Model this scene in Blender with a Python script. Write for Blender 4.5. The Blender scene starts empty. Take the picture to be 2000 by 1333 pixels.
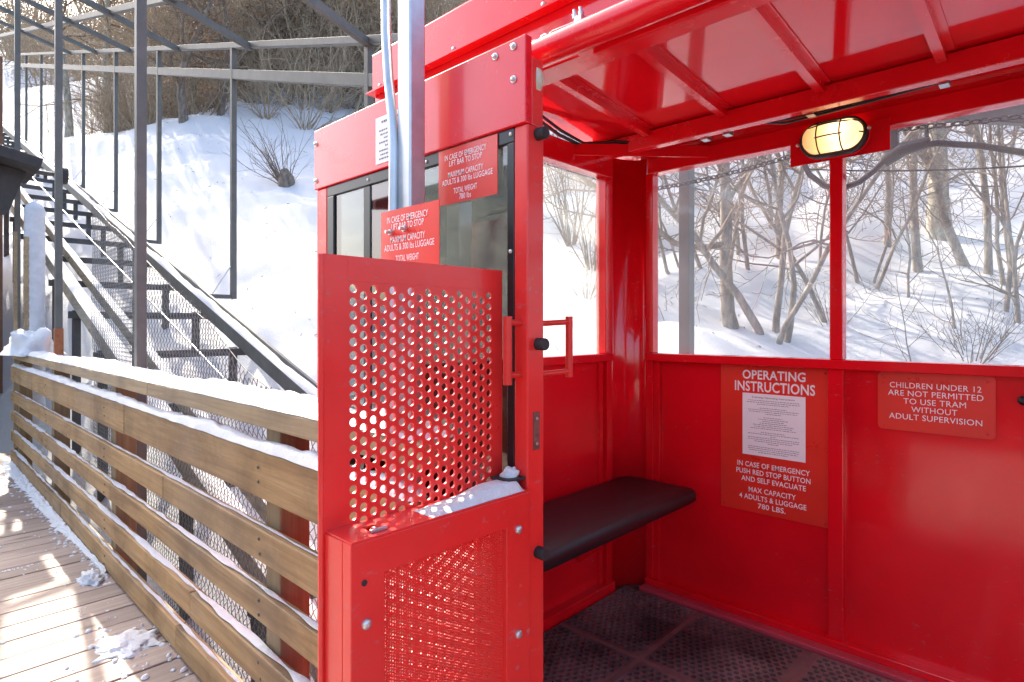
import bpy, math, random
import numpy as np
from mathutils import Vector, Matrix, noise

# ------------------------------------------------------------------ camera, sky, sun, exposure
# World axes: x runs from the platform into the cabin, y runs up the track (left in the view), z is up.
# The camera stands on the platform at the origin; the deck lies 1.19 m below it.
scene = bpy.context.scene
COL = scene.collection
cam_d = bpy.data.cameras.new("camera"); cam = bpy.data.objects.new("camera", cam_d); COL.objects.link(cam)
cam_d.sensor_width = 36.0; cam_d.lens = 20.68; cam_d.clip_start = 0.02; cam_d.clip_end = 1000
cam_d.shift_y = -0.0148
cam.location = (0, 0, 0)
cam.rotation_euler = (math.radians(90), 0, math.radians(-46.38))
scene.camera = cam
SUN_AZ = math.radians(-7.0)      # measured from +y (up the track) towards -x
SUN_EL = math.radians(38.0)
sun_dir = Vector((-math.sin(SUN_AZ)*math.cos(SUN_EL), math.cos(SUN_AZ)*math.cos(SUN_EL), math.sin(SUN_EL)))
world = bpy.data.worlds.new("World"); scene.world = world; world.use_nodes = True
wn = world.node_tree; bg = wn.nodes["Background"]
sky = wn.nodes.new("ShaderNodeTexSky"); sky.sky_type = 'NISHITA'; sky.sun_disc = False
sky.sun_elevation = SUN_EL; sky.sun_rotation = -SUN_AZ
sky.air_density = 0.9; sky.dust_density = 4.5; sky.ozone_density = 0.8
wn.links.new(sky.outputs[0], bg.inputs[0]); bg.inputs[1].default_value = 0.15
sd = bpy.data.lights.new("sun", 'SUN'); sd.energy = 2.8; sd.angle = math.radians(0.5); sd.color = (1.0, 0.90, 0.75)
so = bpy.data.objects.new("sun", sd); COL.objects.link(so); so.rotation_euler = sun_dir.to_track_quat('Z', 'Y').to_euler()
scene.view_settings.view_transform = 'Standard'; scene.view_settings.look = 'None'
scene.view_settings.exposure = 2.13; scene.view_settings.gamma = 1.0; scene.view_settings.use_curve_mapping = False
scene.cycles.max_bounces = 10; scene.cycles.diffuse_bounces = 5; scene.cycles.glossy_bounces = 5
scene.cycles.transparent_max_bounces = 24; scene.cycles.transmission_bounces = 6
scene.cycles.sample_clamp_indirect = 8.0
scene.cycles.use_denoising = True

# ------------------------------------------------------------------ materials
def new_mat(name):
    m = bpy.data.materials.new(name); m.use_nodes = True
    nt = m.node_tree; return m, nt, nt.nodes["Principled BSDF"]
def coords(nt, scale=(1, 1, 1)):
    tc = nt.nodes.new("ShaderNodeTexCoord"); mp = nt.nodes.new("ShaderNodeMapping")
    mp.inputs['Scale'].default_value = scale
    nt.links.new(tc.outputs['Object'], mp.inputs['Vector']); return mp.outputs[0]
def noise_n(nt, vec, scale, detail=4, rough=0.55, dist=0.0):
    n = nt.nodes.new("ShaderNodeTexNoise"); n.inputs['Scale'].default_value = scale
    n.inputs['Detail'].default_value = detail; n.inputs['Roughness'].default_value = rough
    n.inputs['Distortion'].default_value = dist
    nt.links.new(vec, n.inputs['Vector']); return n.outputs['Fac']
def ramp(nt, fac, stops):
    r = nt.nodes.new("ShaderNodeValToRGB"); e = r.color_ramp.elements
    while len(e) < len(stops): e.new(0.5)
    for el, (p, c) in zip(e, stops):
        el.position = p; el.color = (*c, 1) if len(c) == 3 else c
    nt.links.new(fac, r.inputs[0]); return r.outputs[0]
def mixc(nt, fac, a, b, mode='MIX'):
    n = nt.nodes.new("ShaderNodeMix"); n.data_type = 'RGBA'; n.blend_type = mode
    if isinstance(fac, float): n.inputs[0].default_value = fac
    else: nt.links.new(fac, n.inputs[0])
    for i, s in ((6, a), (7, b)):
        if isinstance(s, tuple): n.inputs[i].default_value = (*s, 1)
        else: nt.links.new(s, n.inputs[i])
    return n.outputs[2]
def bump(nt, bsdf, h, strength, dist):
    b = nt.nodes.new("ShaderNodeBump"); b.inputs['Strength'].default_value = strength; b.inputs['Distance'].default_value = dist
    nt.links.new(h, b.inputs['Height']); nt.links.new(b.outputs[0], bsdf.inputs['Normal'])
def g(v): return (v, v, v)

def red_paint(name, base, rough=0.22, coat=0.27, scuff=0.0, wave=0.25):
    m, nt, b = new_mat(name)
    v = coords(nt)
    c = mixc(nt, ramp(nt, noise_n(nt, v, 3.0, 3), [(0.35, g(0)), (0.7, g(1))]), base, tuple(x*0.86 for x in base))
    if scuff:
        s = ramp(nt, noise_n(nt, coords(nt, (30, 30, 60)), 1.0, 8, 0.75), [(0.585, g(0)), (0.66, g(1))])
        msk = ramp(nt, noise_n(nt, v, 4.0, 3), [(0.52 - scuff*0.3, g(0)), (0.72, g(1))])
        c = mixc(nt, mixc(nt, 1.0, s, msk, 'MULTIPLY'), c, (0.42, 0.16, 0.17))
    nt.links.new(c, b.inputs['Base Color'])
    b.inputs['Roughness'].default_value = rough
    r = ramp(nt, noise_n(nt, v, 9.0, 6, 0.7), [(0.3, g(rough*0.75)), (0.75, g(rough*1.5))])
    nt.links.new(r, b.inputs['Roughness'])
    b.inputs['Coat Weight'].default_value = coat; b.inputs['Coat Roughness'].default_value = 0.08
    bump(nt, b, noise_n(nt, v, 5.0, 2), wave, 0.004)
    return m
M = {}
RED = (0.80, 0.006, 0.016)
M['red'] = red_paint('red_gloss_paint', RED)
M['red_wall'] = red_paint('red_wall_paint', RED, 0.14, 0.5, 0.12, 0.5)
M['red_ceiling'] = red_paint('red_ceiling_gloss', RED, 0.06, 0.35, 0.0, 0.06)
M['red_worn'] = red_paint('red_worn_paint', (0.78, 0.026, 0.022), 0.34, 0.25, 0.4)
M['red_scuffed'] = red_paint('red_scuffed_ledge', (0.52, 0.06, 0.09), 0.45, 0.1, 0.95)
M['red_sign'] = red_paint('red_sign_plate', (0.78, 0.035, 0.02), 0.3, 0.3, 0.0, 0.5)
def simple(name, col, rough=0.5, metal=0.0, var=0.12, vs=8.0, bmp=0.0, spec=0.5):
    m, nt, b = new_mat(name); v = coords(nt)
    f = noise_n(nt, v, vs, 6, 0.65)
    nt.links.new(mixc(nt, ramp(nt, f, [(0.3, g(0)), (0.7, g(1))]), tuple(x*(1-var) for x in col), tuple(min(1, x*(1+var)) for x in col)), b.inputs['Base Color'])
    b.inputs['Roughness'].default_value = rough; b.inputs['Metallic'].default_value = metal
    b.inputs['Specular IOR Level'].default_value = spec
    if bmp: bump(nt, b, noise_n(nt, v, vs*4, 6, 0.7), bmp, 0.004)
    return m
M['steel_grey'] = simple('grey_painted_steel', (0.115, 0.117, 0.106), 0.6, 0.0, 0.2, 6)
M['dark_steel'] = simple('dark_steel', (0.075, 0.075, 0.075), 0.6, 0.2, 0.3, 8)
M['galv'] = simple('galvanised_steel', (0.52, 0.54, 0.56), 0.38, 0.85, 0.16, 14)
M['wire'] = simple('galvanised_wire', (0.20, 0.20, 0.19), 0.5, 0.5, 0.2, 20)
M['bolt'] = simple('zinc_bolt', (0.6, 0.58, 0.57), 0.35, 0.8, 0.15, 60)
M['rust'] = simple('rusty_orange_steel', (0.34, 0.12, 0.05), 0.8, 0.0, 0.3, 20)
M['latch'] = simple('worn_latch_plate', (0.22, 0.11, 0.09), 0.5, 0.5, 0.4, 80)
M['black'] = simple('black_rubber', (0.018, 0.018, 0.02), 0.55, 0, 0.2, 20)
M['gasket'] = simple('black_gasket', (0.012, 0.012, 0.014), 0.3, 0, 0.2, 20)
M['cable'] = simple('black_cable', (0.03, 0.03, 0.032), 0.5)
M['chain'] = simple('brown_chain', (0.09, 0.075, 0.065), 0.6, 0.4)
M['white'] = simple('white_lettering', (0.9, 0.89, 0.89), 0.5, 0, 0.03)
M['paper'] = simple('white_paper', (0.9, 0.9, 0.91), 0.75, 0, 0.03)
M['ink'] = simple('grey_ink', (0.22, 0.22, 0.24), 0.8)
M['ink_dark'] = simple('dark_ink', (0.05, 0.05, 0.06), 0.8)
M['roller'] = simple('cream_nylon_roller', (0.55, 0.47, 0.36), 0.5, 0, 0.35, 40)
M['orange_red'] = simple('red_handle_paint', (0.66, 0.028, 0.02), 0.35, 0, 0.12, 20)
M['brown_wall'] = simple('brown_stained_wood', (0.16, 0.075, 0.04), 0.7, 0, 0.3, 5)
M['tar'] = simple('dark_stained_boards', (0.05, 0.035, 0.025), 0.7, 0, 0.3, 5)
M['dark_roof'] = simple('dark_roofing', (0.045, 0.042, 0.042), 0.8, 0, 0.3, 6)
M['pipe'] = simple('pale_grey_pipe', (0.55, 0.57, 0.60), 0.5, 0, 0.12, 12)

def snow_mat(name, col=(0.60, 0.602, 0.61), big=3.0, bs=0.35):
    m, nt, b = new_mat(name); v = coords(nt)
    nt.links.new(mixc(nt, noise_n(nt, v, 1.2, 5), tuple(x*0.94 for x in col), col), b.inputs['Base Color'])
    b.inputs['Roughness'].default_value = 0.75; b.inputs['Specular IOR Level'].default_value = 0.25
    a = nt.nodes.new("ShaderNodeMath"); a.operation = 'ADD'
    nt.links.new(noise_n(nt, v, big, 8, 0.6), a.inputs[0]); nt.links.new(noise_n(nt, v, 60, 4), a.inputs[1])
    bump(nt, b, a.outputs[0], bs, 0.05)
    return m
M['snow'] = snow_mat('snow')
M['snow_near'] = snow_mat('snow_crust', (0.68, 0.685, 0.69), 14.0, 0.22)

def wood_mat(name, axis, dark, mid, light, freq=1.0, dirt=0.5, rough=0.6):
    m, nt, b = new_mat(name)
    sc = [26.0*freq]*3; sc[axis] = 1.1*freq
    v = coords(nt, tuple(sc))
    rnd = nt.nodes.new("ShaderNodeNewGeometry").outputs['Random Per Island']
    ad = nt.nodes.new("ShaderNodeVectorMath"); ad.operation = 'ADD'
    sh = nt.nodes.new("ShaderNodeVectorMath"); sh.operation = 'SCALE'; sh.inputs[0].default_value = (37, 53, 71)
    nt.links.new(rnd, sh.inputs['Scale']); nt.links.new(v, ad.inputs[0]); nt.links.new(sh.outputs[0], ad.inputs[1]); v = ad.outputs[0]
    gr = noise_n(nt, v, 1.0, 7, 0.6, 1.4)
    c = ramp(nt, gr, [(0.28, dark), (0.5, mid), (0.72, light)])
    fine = noise_n(nt, v, 5.0, 5, 0.7)
    c = mixc(nt, ramp(nt, fine, [(0.35, g(0.0)), (0.62, g(0.4))]), c, tuple(x*0.5 for x in mid))
    st = ramp(nt, noise_n(nt, coords(nt), 3.0, 5, 0.65), [(0.45, g(0)), (0.75, g(dirt))])
    c = mixc(nt, st, c, tuple(x*0.42 for x in dark))
    kn = nt.nodes.new("ShaderNodeTexVoronoi"); kn.inputs['Scale'].default_value = 1.0
    ks = [7.0]*3; ks[axis] = 2.2
    kv = nt.nodes.new("ShaderNodeVectorMath"); kv.operation = 'ADD'; nt.links.new(coords(nt, tuple(ks)), kv.inputs[0]); nt.links.new(sh.outputs[0], kv.inputs[1])
    nt.links.new(kv.outputs[0], kn.inputs['Vector'])
    c = mixc(nt, ramp(nt, kn.outputs['Distance'], [(0.05, g(0.85)), (0.13, g(0.25)), (0.2, g(0))]), c, tuple(x*0.35 for x in dark))
    wx = ramp(nt, noise_n(nt, coords(nt), 1.3, 4, 0.6), [(0.45, g(0)), (0.75, g(0.3))])
    c = mixc(nt, wx, c, (0.30, 0.25, 0.19))
    val = ramp(nt, rnd, [(0.0, g(0.78)), (1.0, g(1.12))])
    c = mixc(nt, 1.0, c, val, 'MULTIPLY')
    nt.links.new(c, b.inputs['Base Color']); b.inputs['Roughness'].default_value = rough
    bump(nt, b, gr, 0.35, 0.004)
    return m
M['wood_rail'] = wood_mat('weathered_rail_wood', 1, (0.20, 0.105, 0.036), (0.38, 0.225, 0.085), (0.48, 0.31, 0.14), 1.0, 0.8)
M['wood_cap'] = wood_mat('grey_rail_wood', 1, (0.27, 0.185, 0.10), (0.40, 0.29, 0.16), (0.48, 0.37, 0.22))
M['wood_post'] = wood_mat('orange_post_wood', 2, (0.17, 0.105, 0.045), (0.27, 0.18, 0.08), (0.36, 0.25, 0.125))
M['wood_deck'] = wood_mat('greyed_deck_wood', 0, (0.28, 0.20, 0.165), (0.39, 0.30, 0.25), (0.47, 0.38, 0.32), 0.8, 0.3)
M['wood_track'] = wood_mat('bleached_track_timber', 1, (0.30, 0.26, 0.19), (0.44, 0.39, 0.30), (0.54, 0.49, 0.39))
def bark(name, a, b_):
    m, nt, b = new_mat(name); v = coords(nt, (14, 14, 5))
    f = noise_n(nt, v, 1.0, 7, 0.65)
    nt.links.new(ramp(nt, f, [(0.35, a), (0.65, b_)]), b.inputs['Base Color']); b.inputs['Roughness'].default_value = 0.85
    b.inputs['Specular IOR Level'].default_value = 0.2
    bump(nt, b, f, 0.6, 0.01); return m
M['bark'] = bark('grey_brown_bark', (0.12, 0.095, 0.075), (0.30, 0.245, 0.195))
M['bark_light'] = bark('light_grey_bark', (0.17, 0.14, 0.115), (0.38, 0.325, 0.27))
M['twig_light'] = bark('light_brown_twig', (0.17, 0.13, 0.10), (0.32, 0.255, 0.20))
M['bark_pale'] = bark('pale_aspen_bark', (0.20, 0.18, 0.14), (0.48, 0.45, 0.37))
M['twig'] = bark('brown_twig', (0.13, 0.095, 0.07), (0.26, 0.20, 0.15))
M['twig_forest'] = bark('tan_forest_twig', (0.25, 0.19, 0.13), (0.50, 0.40, 0.28))
M['dead_leaf'] = simple('dead_orange_leaf', (0.30, 0.14, 0.05), 0.8, 0, 0.4, 12)
M['berry'] = simple('red_berry', (0.45, 0.05, 0.04), 0.5)
M['needle'] = simple('dark_needles', (0.045, 0.06, 0.035), 0.8, 0, 0.4, 3)

def schlick(nt, f0, top=1.0):
    """thin sheet reflectance from the facing angle, the same from both sides"""
    lw = nt.nodes.new("ShaderNodeLayerWeight"); lw.inputs['Blend'].default_value = 0.5
    p = nt.nodes.new("ShaderNodeMath"); p.operation = 'POWER'; p.inputs[1].default_value = 4.0; nt.links.new(lw.outputs['Facing'], p.inputs[0])
    m = nt.nodes.new("ShaderNodeMath"); m.operation = 'MULTIPLY_ADD'; m.inputs[1].default_value = top-f0; m.inputs[2].default_value = f0
    nt.links.new(p.outputs[0], m.inputs[0]); return m.outputs[0]
def pane_mat(name, haze, tint, scratch, f0=0.025, top=0.5):
    m = bpy.data.materials.new(name); m.use_nodes = True; nt = m.node_tree; nt.nodes.clear()
    out = nt.nodes.new("ShaderNodeOutputMaterial")
    tr = nt.nodes.new("ShaderNodeBsdfTransparent"); tr.inputs[0].default_value = (*tint, 1)
    gl = nt.nodes.new("ShaderNodeBsdfGlossy"); gl.inputs['Roughness'].default_value = 0.03
    m1 = nt.nodes.new("ShaderNodeMixShader"); nt.links.new(schlick(nt, f0, top), m1.inputs[0]); nt.links.new(tr.outputs[0], m1.inputs[1]); nt.links.new(gl.outputs[0], m1.inputs[2])
    last = m1
    if haze:
        tl = nt.nodes.new("ShaderNodeBsdfTranslucent"); tl.inputs[0].default_value = (0.85, 0.86, 0.85, 1)
        m2 = nt.nodes.new("ShaderNodeMixShader")
        v = coords(nt); f = ramp(nt, noise_n(nt, v, 3.5, 6, 0.65), [(0.3, g(haze*0.6)), (0.75, g(haze*1.5 + scratch))])
        nt.links.new(f, m2.inputs[0]); nt.links.new(m1.outputs[0], m2.inputs[1]); nt.links.new(tl.outputs[0], m2.inputs[2]); last = m2
    nt.links.new(last.outputs[0], out.inputs[0]); return m
M['pane'] = pane_mat('clear_scuffed_pane', 0.055, (0.985, 0.985, 0.985), 0.03)
M['pane_hazy'] = pane_mat('hazy_scratched_pane', 0.055, (0.90, 0.91, 0.90), 0.03)
M['door_glass'] = pane_mat('dark_reflective_glass', 0.0, (0.40, 0.41, 0.385), 0.0, 0.12, 0.9)
def lamp_glass():
    m, nt, b = new_mat('lit_lamp_glass'); v = coords(nt)
    tc = nt.nodes.new("ShaderNodeTexCoord")
    d = nt.nodes.new("ShaderNodeVectorMath"); d.operation = 'DISTANCE'; d.inputs[1].default_value = (-0.03, -0.028, 0.004)
    nt.links.new(tc.outputs['Object'], d.inputs[0])
    c = ramp(nt, d.outputs['Value'], [(0.03, (1.0, 0.80, 0.48)), (0.075, (1.0, 0.62, 0.24)), (0.14, (0.75, 0.36, 0.13))])
    nt.links.new(c, b.inputs['Base Color']); nt.links.new(c, b.inputs['Emission Color'])
    s = ramp(nt, d.outputs['Value'], [(0.02, g(1.0)), (0.065, g(0.34)), (0.13, g(0.10))])
    mm = nt.nodes.new("ShaderNodeMath"); mm.operation = 'MULTIPLY'; mm.inputs[1].default_value = 1.15
    nt.links.new(s, mm.inputs[0]); nt.links.new(mm.outputs[0], b.inputs['Emission Strength'])
    b.inputs['Roughness'].default_value = 0.2; return m
M['lamp_glass'] = lamp_glass()
def mat_rubber():
    m, nt, b = new_mat('dirty_rubber_mat'); v = coords(nt)
    f = ramp(nt, noise_n(nt, v, 2.6, 4, 0.6), [(0.38, g(0)), (0.62, g(1))])
    c = mixc(nt, f, (0.05, 0.038, 0.037), (0.23, 0.16, 0.15))
    c = mixc(nt, ramp(nt, noise_n(nt, v, 160, 3), [(0.66, g(0)), (0.74, g(0.6))]), c, (0.3, 0.26, 0.24))
    nt.links.new(c, b.inputs['Base Color']); b.inputs['Roughness'].default_value = 0.5; return m
M['mat'] = mat_rubber()
M['mat_strip'] = simple('dusty_rubber_strip', (0.17, 0.11, 0.105), 0.55, 0, 0.3, 6)
def vinyl():
    m, nt, b = new_mat('black_vinyl'); v = coords(nt)
    s = ramp(nt, noise_n(nt, coords(nt, (60, 18, 60)), 1.0, 7, 0.75), [(0.66, g(0)), (0.74, g(0.5))])
    nt.links.new(mixc(nt, s, (0.014, 0.011, 0.013), (0.10, 0.075, 0.08)), b.inputs['Base Color'])
    b.inputs['Roughness'].default_value = 0.42; bump(nt, b, noise_n(nt, v, 220, 3), 0.12, 0.002); return m
M['vinyl'] = vinyl()

# ------------------------------------------------------------------ mesh building
class MB:
    def __init__(s): s.v = []; s.f = []; s.sm = []
    def add(s, vs, fs, smooth=False):
        o = len(s.v); s.v.extend([tuple(p) for p in vs]); s.f.extend([tuple(i+o for i in f) for f in fs]); s.sm.extend([smooth]*len(fs))
    def box(s, x0, x1, y0, y1, z0, z1):
        x0, x1 = sorted((x0, x1)); y0, y1 = sorted((y0, y1)); z0, z1 = sorted((z0, z1))
        s.add([(x0,y0,z0),(x1,y0,z0),(x1,y1,z0),(x0,y1,z0),(x0,y0,z1),(x1,y0,z1),(x1,y1,z1),(x0,y1,z1)],
              [(0,3,2,1),(4,5,6,7),(0,1,5,4),(1,2,6,5),(2,3,7,6),(3,0,4,7)]); return s
    def bar(s, a, b, w, h, up=(0, 0, 1)):       # rectangular bar from a to b, w across, h along up
        a = Vector(a); b = Vector(b); d = (b-a).normalized(); up = Vector(up)
        sd_ = d.cross(up)
        if sd_.length < 1e-4: sd_ = d.cross(Vector((0, 1, 0)))
        sd_.normalize(); u2 = sd_.cross(d)
        p = [e + sd_*(w/2*i) + u2*(h/2*j) for e in (a, b) for i, j in ((-1,-1),(1,-1),(1,1),(-1,1))]
        s.add(p, [(0,3,2,1),(4,5,6,7),(0,1,5,4),(1,2,6,5),(2,3,7,6),(3,0,4,7)]); return s
    def tube(s, pts, r, n=8, caps=True, smooth=True):
        pts = [Vector(p) for p in pts]; m = len(pts)
        rs = r if isinstance(r, (list, tuple)) else [r]*m
        d = (pts[1]-pts[0]).normalized()
        a = d.orthogonal().normalized(); vs = []
        for i, p in enumerate(pts):
            if i == 0: t = pts[1]-pts[0]
            elif i == m-1: t = pts[-1]-pts[-2]
            else: t = pts[i+1]-pts[i-1]
            t.normalize(); a = a - t*a.dot(t)
            if a.length < 1e-5: a = t.orthogonal()
            a.normalize(); b = t.cross(a)
            for k in range(n):
                an = 2*math.pi*k/n; vs.append(p + (a*math.cos(an) + b*math.sin(an))*rs[i])
        fs = [(i*n+k, i*n+(k+1) % n, (i+1)*n+(k+1) % n, (i+1)*n+k) for i in range(m-1) for k in range(n)]
        s.add(vs, fs, smooth)
        if caps: s.add(vs[:n], [tuple(range(n))[::-1]]); s.add(vs[-n:], [tuple(range(n))])
        return s
    def cyl(s, c, ax, r, h, n=16, dome=0.0):     # disc-ended cylinder standing on c along ax
        c = Vector(c); ax = Vector(ax).normalized()
        if dome: s.tube([c, c+ax*h*0.55, c+ax*h*0.85, c+ax*h], [r, r, r*0.8, r*0.35], n)
        else: s.tube([c, c+ax*h*0.9, c+ax*h], [r, r, r*0.9], n)
        return s
    def build(s, name, mat, parent=None, bevel=0.0, seg=2):
        me = bpy.data.meshes.new(name)
        off = Vector(parent['origin']) if parent is not None and 'origin' in parent else Vector((0, 0, 0))
        vs = np.array(s.v, dtype=np.float32).reshape(-1, 3) - np.array(off, dtype=np.float32)
        me.from_pydata(vs.tolist(), [], s.f)
        me.polygons.foreach_set('use_smooth', s.sm); me.materials.append(mat); me.update()
        o = bpy.data.objects.new(name, me); COL.objects.link(o)
        if parent is not None: o.parent = parent
        if bevel:
            b = o.modifiers.new('bevel', 'BEVEL'); b.width = bevel; b.segments = seg; b.limit_method = 'ANGLE'; b.angle_limit = math.radians(40)
            b.harden_normals = False
        return o
def child_of_part(o, part):      # sub-part: same space as its part (parts sit at their thing's origin)
    o.parent = part; return o
def thing(name, loc, label, cat, group=None):
    o = bpy.data.objects.new(name, None); COL.objects.link(o); o.location = loc; o.empty_display_size = 0.2
    o['label'] = label; o['category'] = cat
    if group: o['group'] = group
    o['origin'] = tuple(loc); return o
def sub(mb, name, mat, part, root, bevel=0.0):
    o = mb.build(name, mat, root, bevel); o.parent = part; return o
def tag(o, label, cat, group=None, kind=None):
    if label: o['label'] = label
    if cat: o['category'] = cat
    if group: o['group'] = group
    if kind: o['kind'] = kind
    return o
def struct(o): o['kind'] = 'structure'; return o

def perforated(mb, mp, a0, a1, b0, b1, pc, pr, r, n, d0, d1):
    """sheet with staggered round holes; mp(a,b,d)->xyz; columns pc apart, holes pr apart in a column"""
    nc = int((a1-a0)/pc); nr = int((b1-b0)/pr - 0.5)
    ao = a0 + ((a1-a0)-nc*pc)/2; 
    outer = []
    for k in range(n):
        an = 2*math.pi*(k+0.5)/n; c, s_ = math.cos(an), math.sin(an); m = max(abs(c), abs(s_)); outer.append((c/m*0.5, s_/m*0.5))
    # snap the nearest points to the rectangle's corners
    for cx, cy in ((.5,.5),(-.5,.5),(-.5,-.5),(.5,-.5)):
        k = min(range(n), key=lambda q: (outer[q][0]-cx)**2+(outer[q][1]-cy)**2); outer[k] = (cx, cy)
    vs, fs = [], []
    for i in range(nc):
        off = (0 if i % 2 == 0 else pr*0.5); ca = ao + pc*(i+0.5)
        bb = b1 - off
        for j in range(nr):
            cb = bb - pr*(j+0.5); o = len(vs)
            for d in (d0, d1):
                for k in range(n):
                    vs.append(mp(ca+outer[k][0]*pc, cb+outer[k][1]*pr, d))
                for k in range(n):
                    an = 2*math.pi*(k+0.5)/n; vs.append(mp(ca+math.cos(an)*r, cb+math.sin(an)*r, d))
            for k in range(n):
                q = (k+1) % n
                fs.append((o+k, o+q, o+n+q, o+n+k)); fs.append((o+2*n+k, o+3*n+k, o+3*n+q, o+2*n+q)); fs.append((o+n+k, o+n+q, o+3*n+q, o+3*n+k))
        lo = bb - pr*nr
        for x0, x1 in ((b1, bb), (lo, b0)):
            if abs(x0-x1) > 1e-5:
                o = len(vs)
                for d in (d0, d1):
                    vs += [mp(ca-pc/2, x0, d), mp(ca+pc/2, x0, d), mp(ca+pc/2, x1, d), mp(ca-pc/2, x1, d)]
                fs += [(o, o+1, o+2, o+3), (o+4, o+7, o+6, o+5)]
    for x0, x1 in ((a0, ao), (ao+pc*nc, a1)):
        if abs(x1-x0) > 1e-5:
            o = len(vs)
            for d in (d0, d1): vs += [mp(x0, b0, d), mp(x1, b0, d), mp(x1, b1, d), mp(x0, b1, d)]
            fs += [(o, o+1, o+2, o+3), (o+4, o+7, o+6, o+5)]
    mb.add(vs, fs)

_dg = None
def text_pts(body, bold=0.0):
    cu = bpy.data.curves.new('lettering', 'FONT'); cu.body = body; cu.align_x = 'CENTER'; cu.offset = bold; cu.resolution_u = 3; cu.space_character = 1.04
    o = bpy.data.objects.new('lettering', cu); COL.objects.link(o)
    me = bpy.data.meshes.new_from_object(o.evaluated_get(bpy.context.evaluated_depsgraph_get()))
    vs = [tuple(v.co) for v in me.vertices]; fs = [tuple(p.vertices) for p in me.polygons]
    bpy.data.objects.remove(o); bpy.data.curves.remove(cu); bpy.data.meshes.remove(me)
    return vs, fs
def letter(mb, body, x, y_l, y_r, z0, z1, bold=0.012):
    """a line of text on a plane facing -x, from y_l (reader's left) to y_r, between heights z0 and z1"""
    vs, fs = text_pts(body, bold)
    xa = min(v[0] for v in vs); xb = max(v[0] for v in vs); ya = min(v[1] for v in vs); yb = max(v[1] for v in vs)
    P = [(x, y_l + (v[0]-xa)/(xb-xa)*(y_r-y_l), z0 + (v[1]-ya)/(yb-ya)*(z1-z0)) for v in vs]
    mb.add(P, [f for f in fs])
# ------------------------------------------------------------------ ground
DECK = -1.19
def smooth01(t): t = max(0.0, min(1.0, t)); return t*t*(3-2*t)
def ground_z(x, y):
    z = 0.345*y + 0.42*x - 3.6
    d = math.hypot(x, y)
    z += noise.noise((x*0.12, y*0.12, 3.1))*0.05*min(d, 40)
    if d < 60:
        near = 1.0 if x > 2.5 else smooth01((x+0.5)/3)
        z += near*(abs(noise.noise((x*0.55, y*0.55, 7.7)))*0.5 - 0.14 + noise.noise((x*1.6, y*1.6, 2.2))*0.09)*(1 if d < 30 else (60-d)/30)
    if x < 1.6:                                   # the slope is cut away under the platform
        k = smooth01((1.6-x)/0.8)*smooth01((10.5-y)/2.5)
        z = z*(1-k) + min(z, DECK-0.5)*k
    if x > 3.0 and 0 < y < 60:                     # a bank of deeper snow beside the line
        z += 0.25*math.exp(-((x-4.6)/1.2)**2)*smooth01((7-y)/3)
    return z
def build_ground():
    def axis(lo, hi, n, c, p=2.6):
        out = []
        for i in range(n+1):
            t = i/n*2-1; s_ = (abs(t)**p)*(1 if t > 0 else -1)
            out.append(c + (s_*(hi-c) if s_ > 0 else s_*(c-lo)))
        return out
    xs = axis(-90, 240, 300, 6.0); ys = axis(-130, 260, 340, 5.0)
    vs = [(x, y, ground_z(x, y)) for y in ys for x in xs]
    nx = len(xs); fs = [(j*nx+i, j*nx+i+1, (j+1)*nx+i+1, (j+1)*nx+i) for j in range(len(ys)-1) for i in range(nx-1)]
    mb = MB(); mb.add(vs, fs, True); o = mb.build('snow_ground', M['snow']); struct(o); o['label'] = 'deep white snow covering the steep hillside around the tramway'; return o
build_ground()

# ------------------------------------------------------------------ platform deck and stairs
rng = random.Random(5)
mb = MB()
y = -2.6
while y < 7.15:
    w = 0.138
    x1 = 0.735 if y > 0.62 else 0.79
    mb.box(-2.6, x1 + rng.uniform(-0.004, 0.004), y, y+w, DECK-0.035, DECK + rng.uniform(-0.0015, 0.0015)); y += w + 0.007
mb.box(-2.6, 0.70, -2.6, 7.2, DECK-0.20, DECK-0.05)
o = struct(mb.build('platform_deck', M['wood_deck'], None, 0.003)); o['label'] = 'weathered plank deck of the boarding platform'

st = thing('wooden_stairs', (0.0, 7.2, DECK), 'weathered wooden steps climbing from the far end of the plank deck', 'stairs')
for i in range(14):
    z = DECK + 0.18*(i+1); yy = 7.2 + 0.29*i
    t_ = MB().box(-0.75, 0.60, yy-0.02, yy+0.30, z-0.04, z).build('tread', M['wood_deck'], st, 0.004)
    MB().box(-0.72, 0.57, yy+0.01, yy+0.035, z-0.178, z-0.042).build('riser', M['wood_cap'], st)
for x in (-0.80, 0.625):
    MB().bar((x, 7.15, DECK+0.02), (x, 7.2+0.29*14, DECK+0.02+0.18*14), 0.045, 0.28).build('stringer', M['wood_cap'], st)

hut = thing('reflection_cabin', (-3.3, 3.4, DECK), 'unseen dark timber cabin across the platform, added to darken the reflection in the tram door glass', 'cabin')  # out of view; added so the sliding door glass has something dark to reflect
MB().box(-4.6, -2.3, 2.9, 5.4, DECK, 1.3).build('wall', M['tar'], hut)
MB().bar((-2.0, 4.15, 1.33), (-4.9, 4.15, 1.75), 3.0, 0.09, (0, 0, 1)).build('roof', M['dark_roof'], hut)
f_ = MB(); f_.box(-2.298, -2.27, 3.9, 4.9, -0.3, 0.7); w_ = f_.build('window', M['wood_cap'], hut)
sub(MB().box(-2.268, -2.262, 3.97, 4.83, -0.23, 0.63), 'pane', M['door_glass'], w_, hut)

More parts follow.
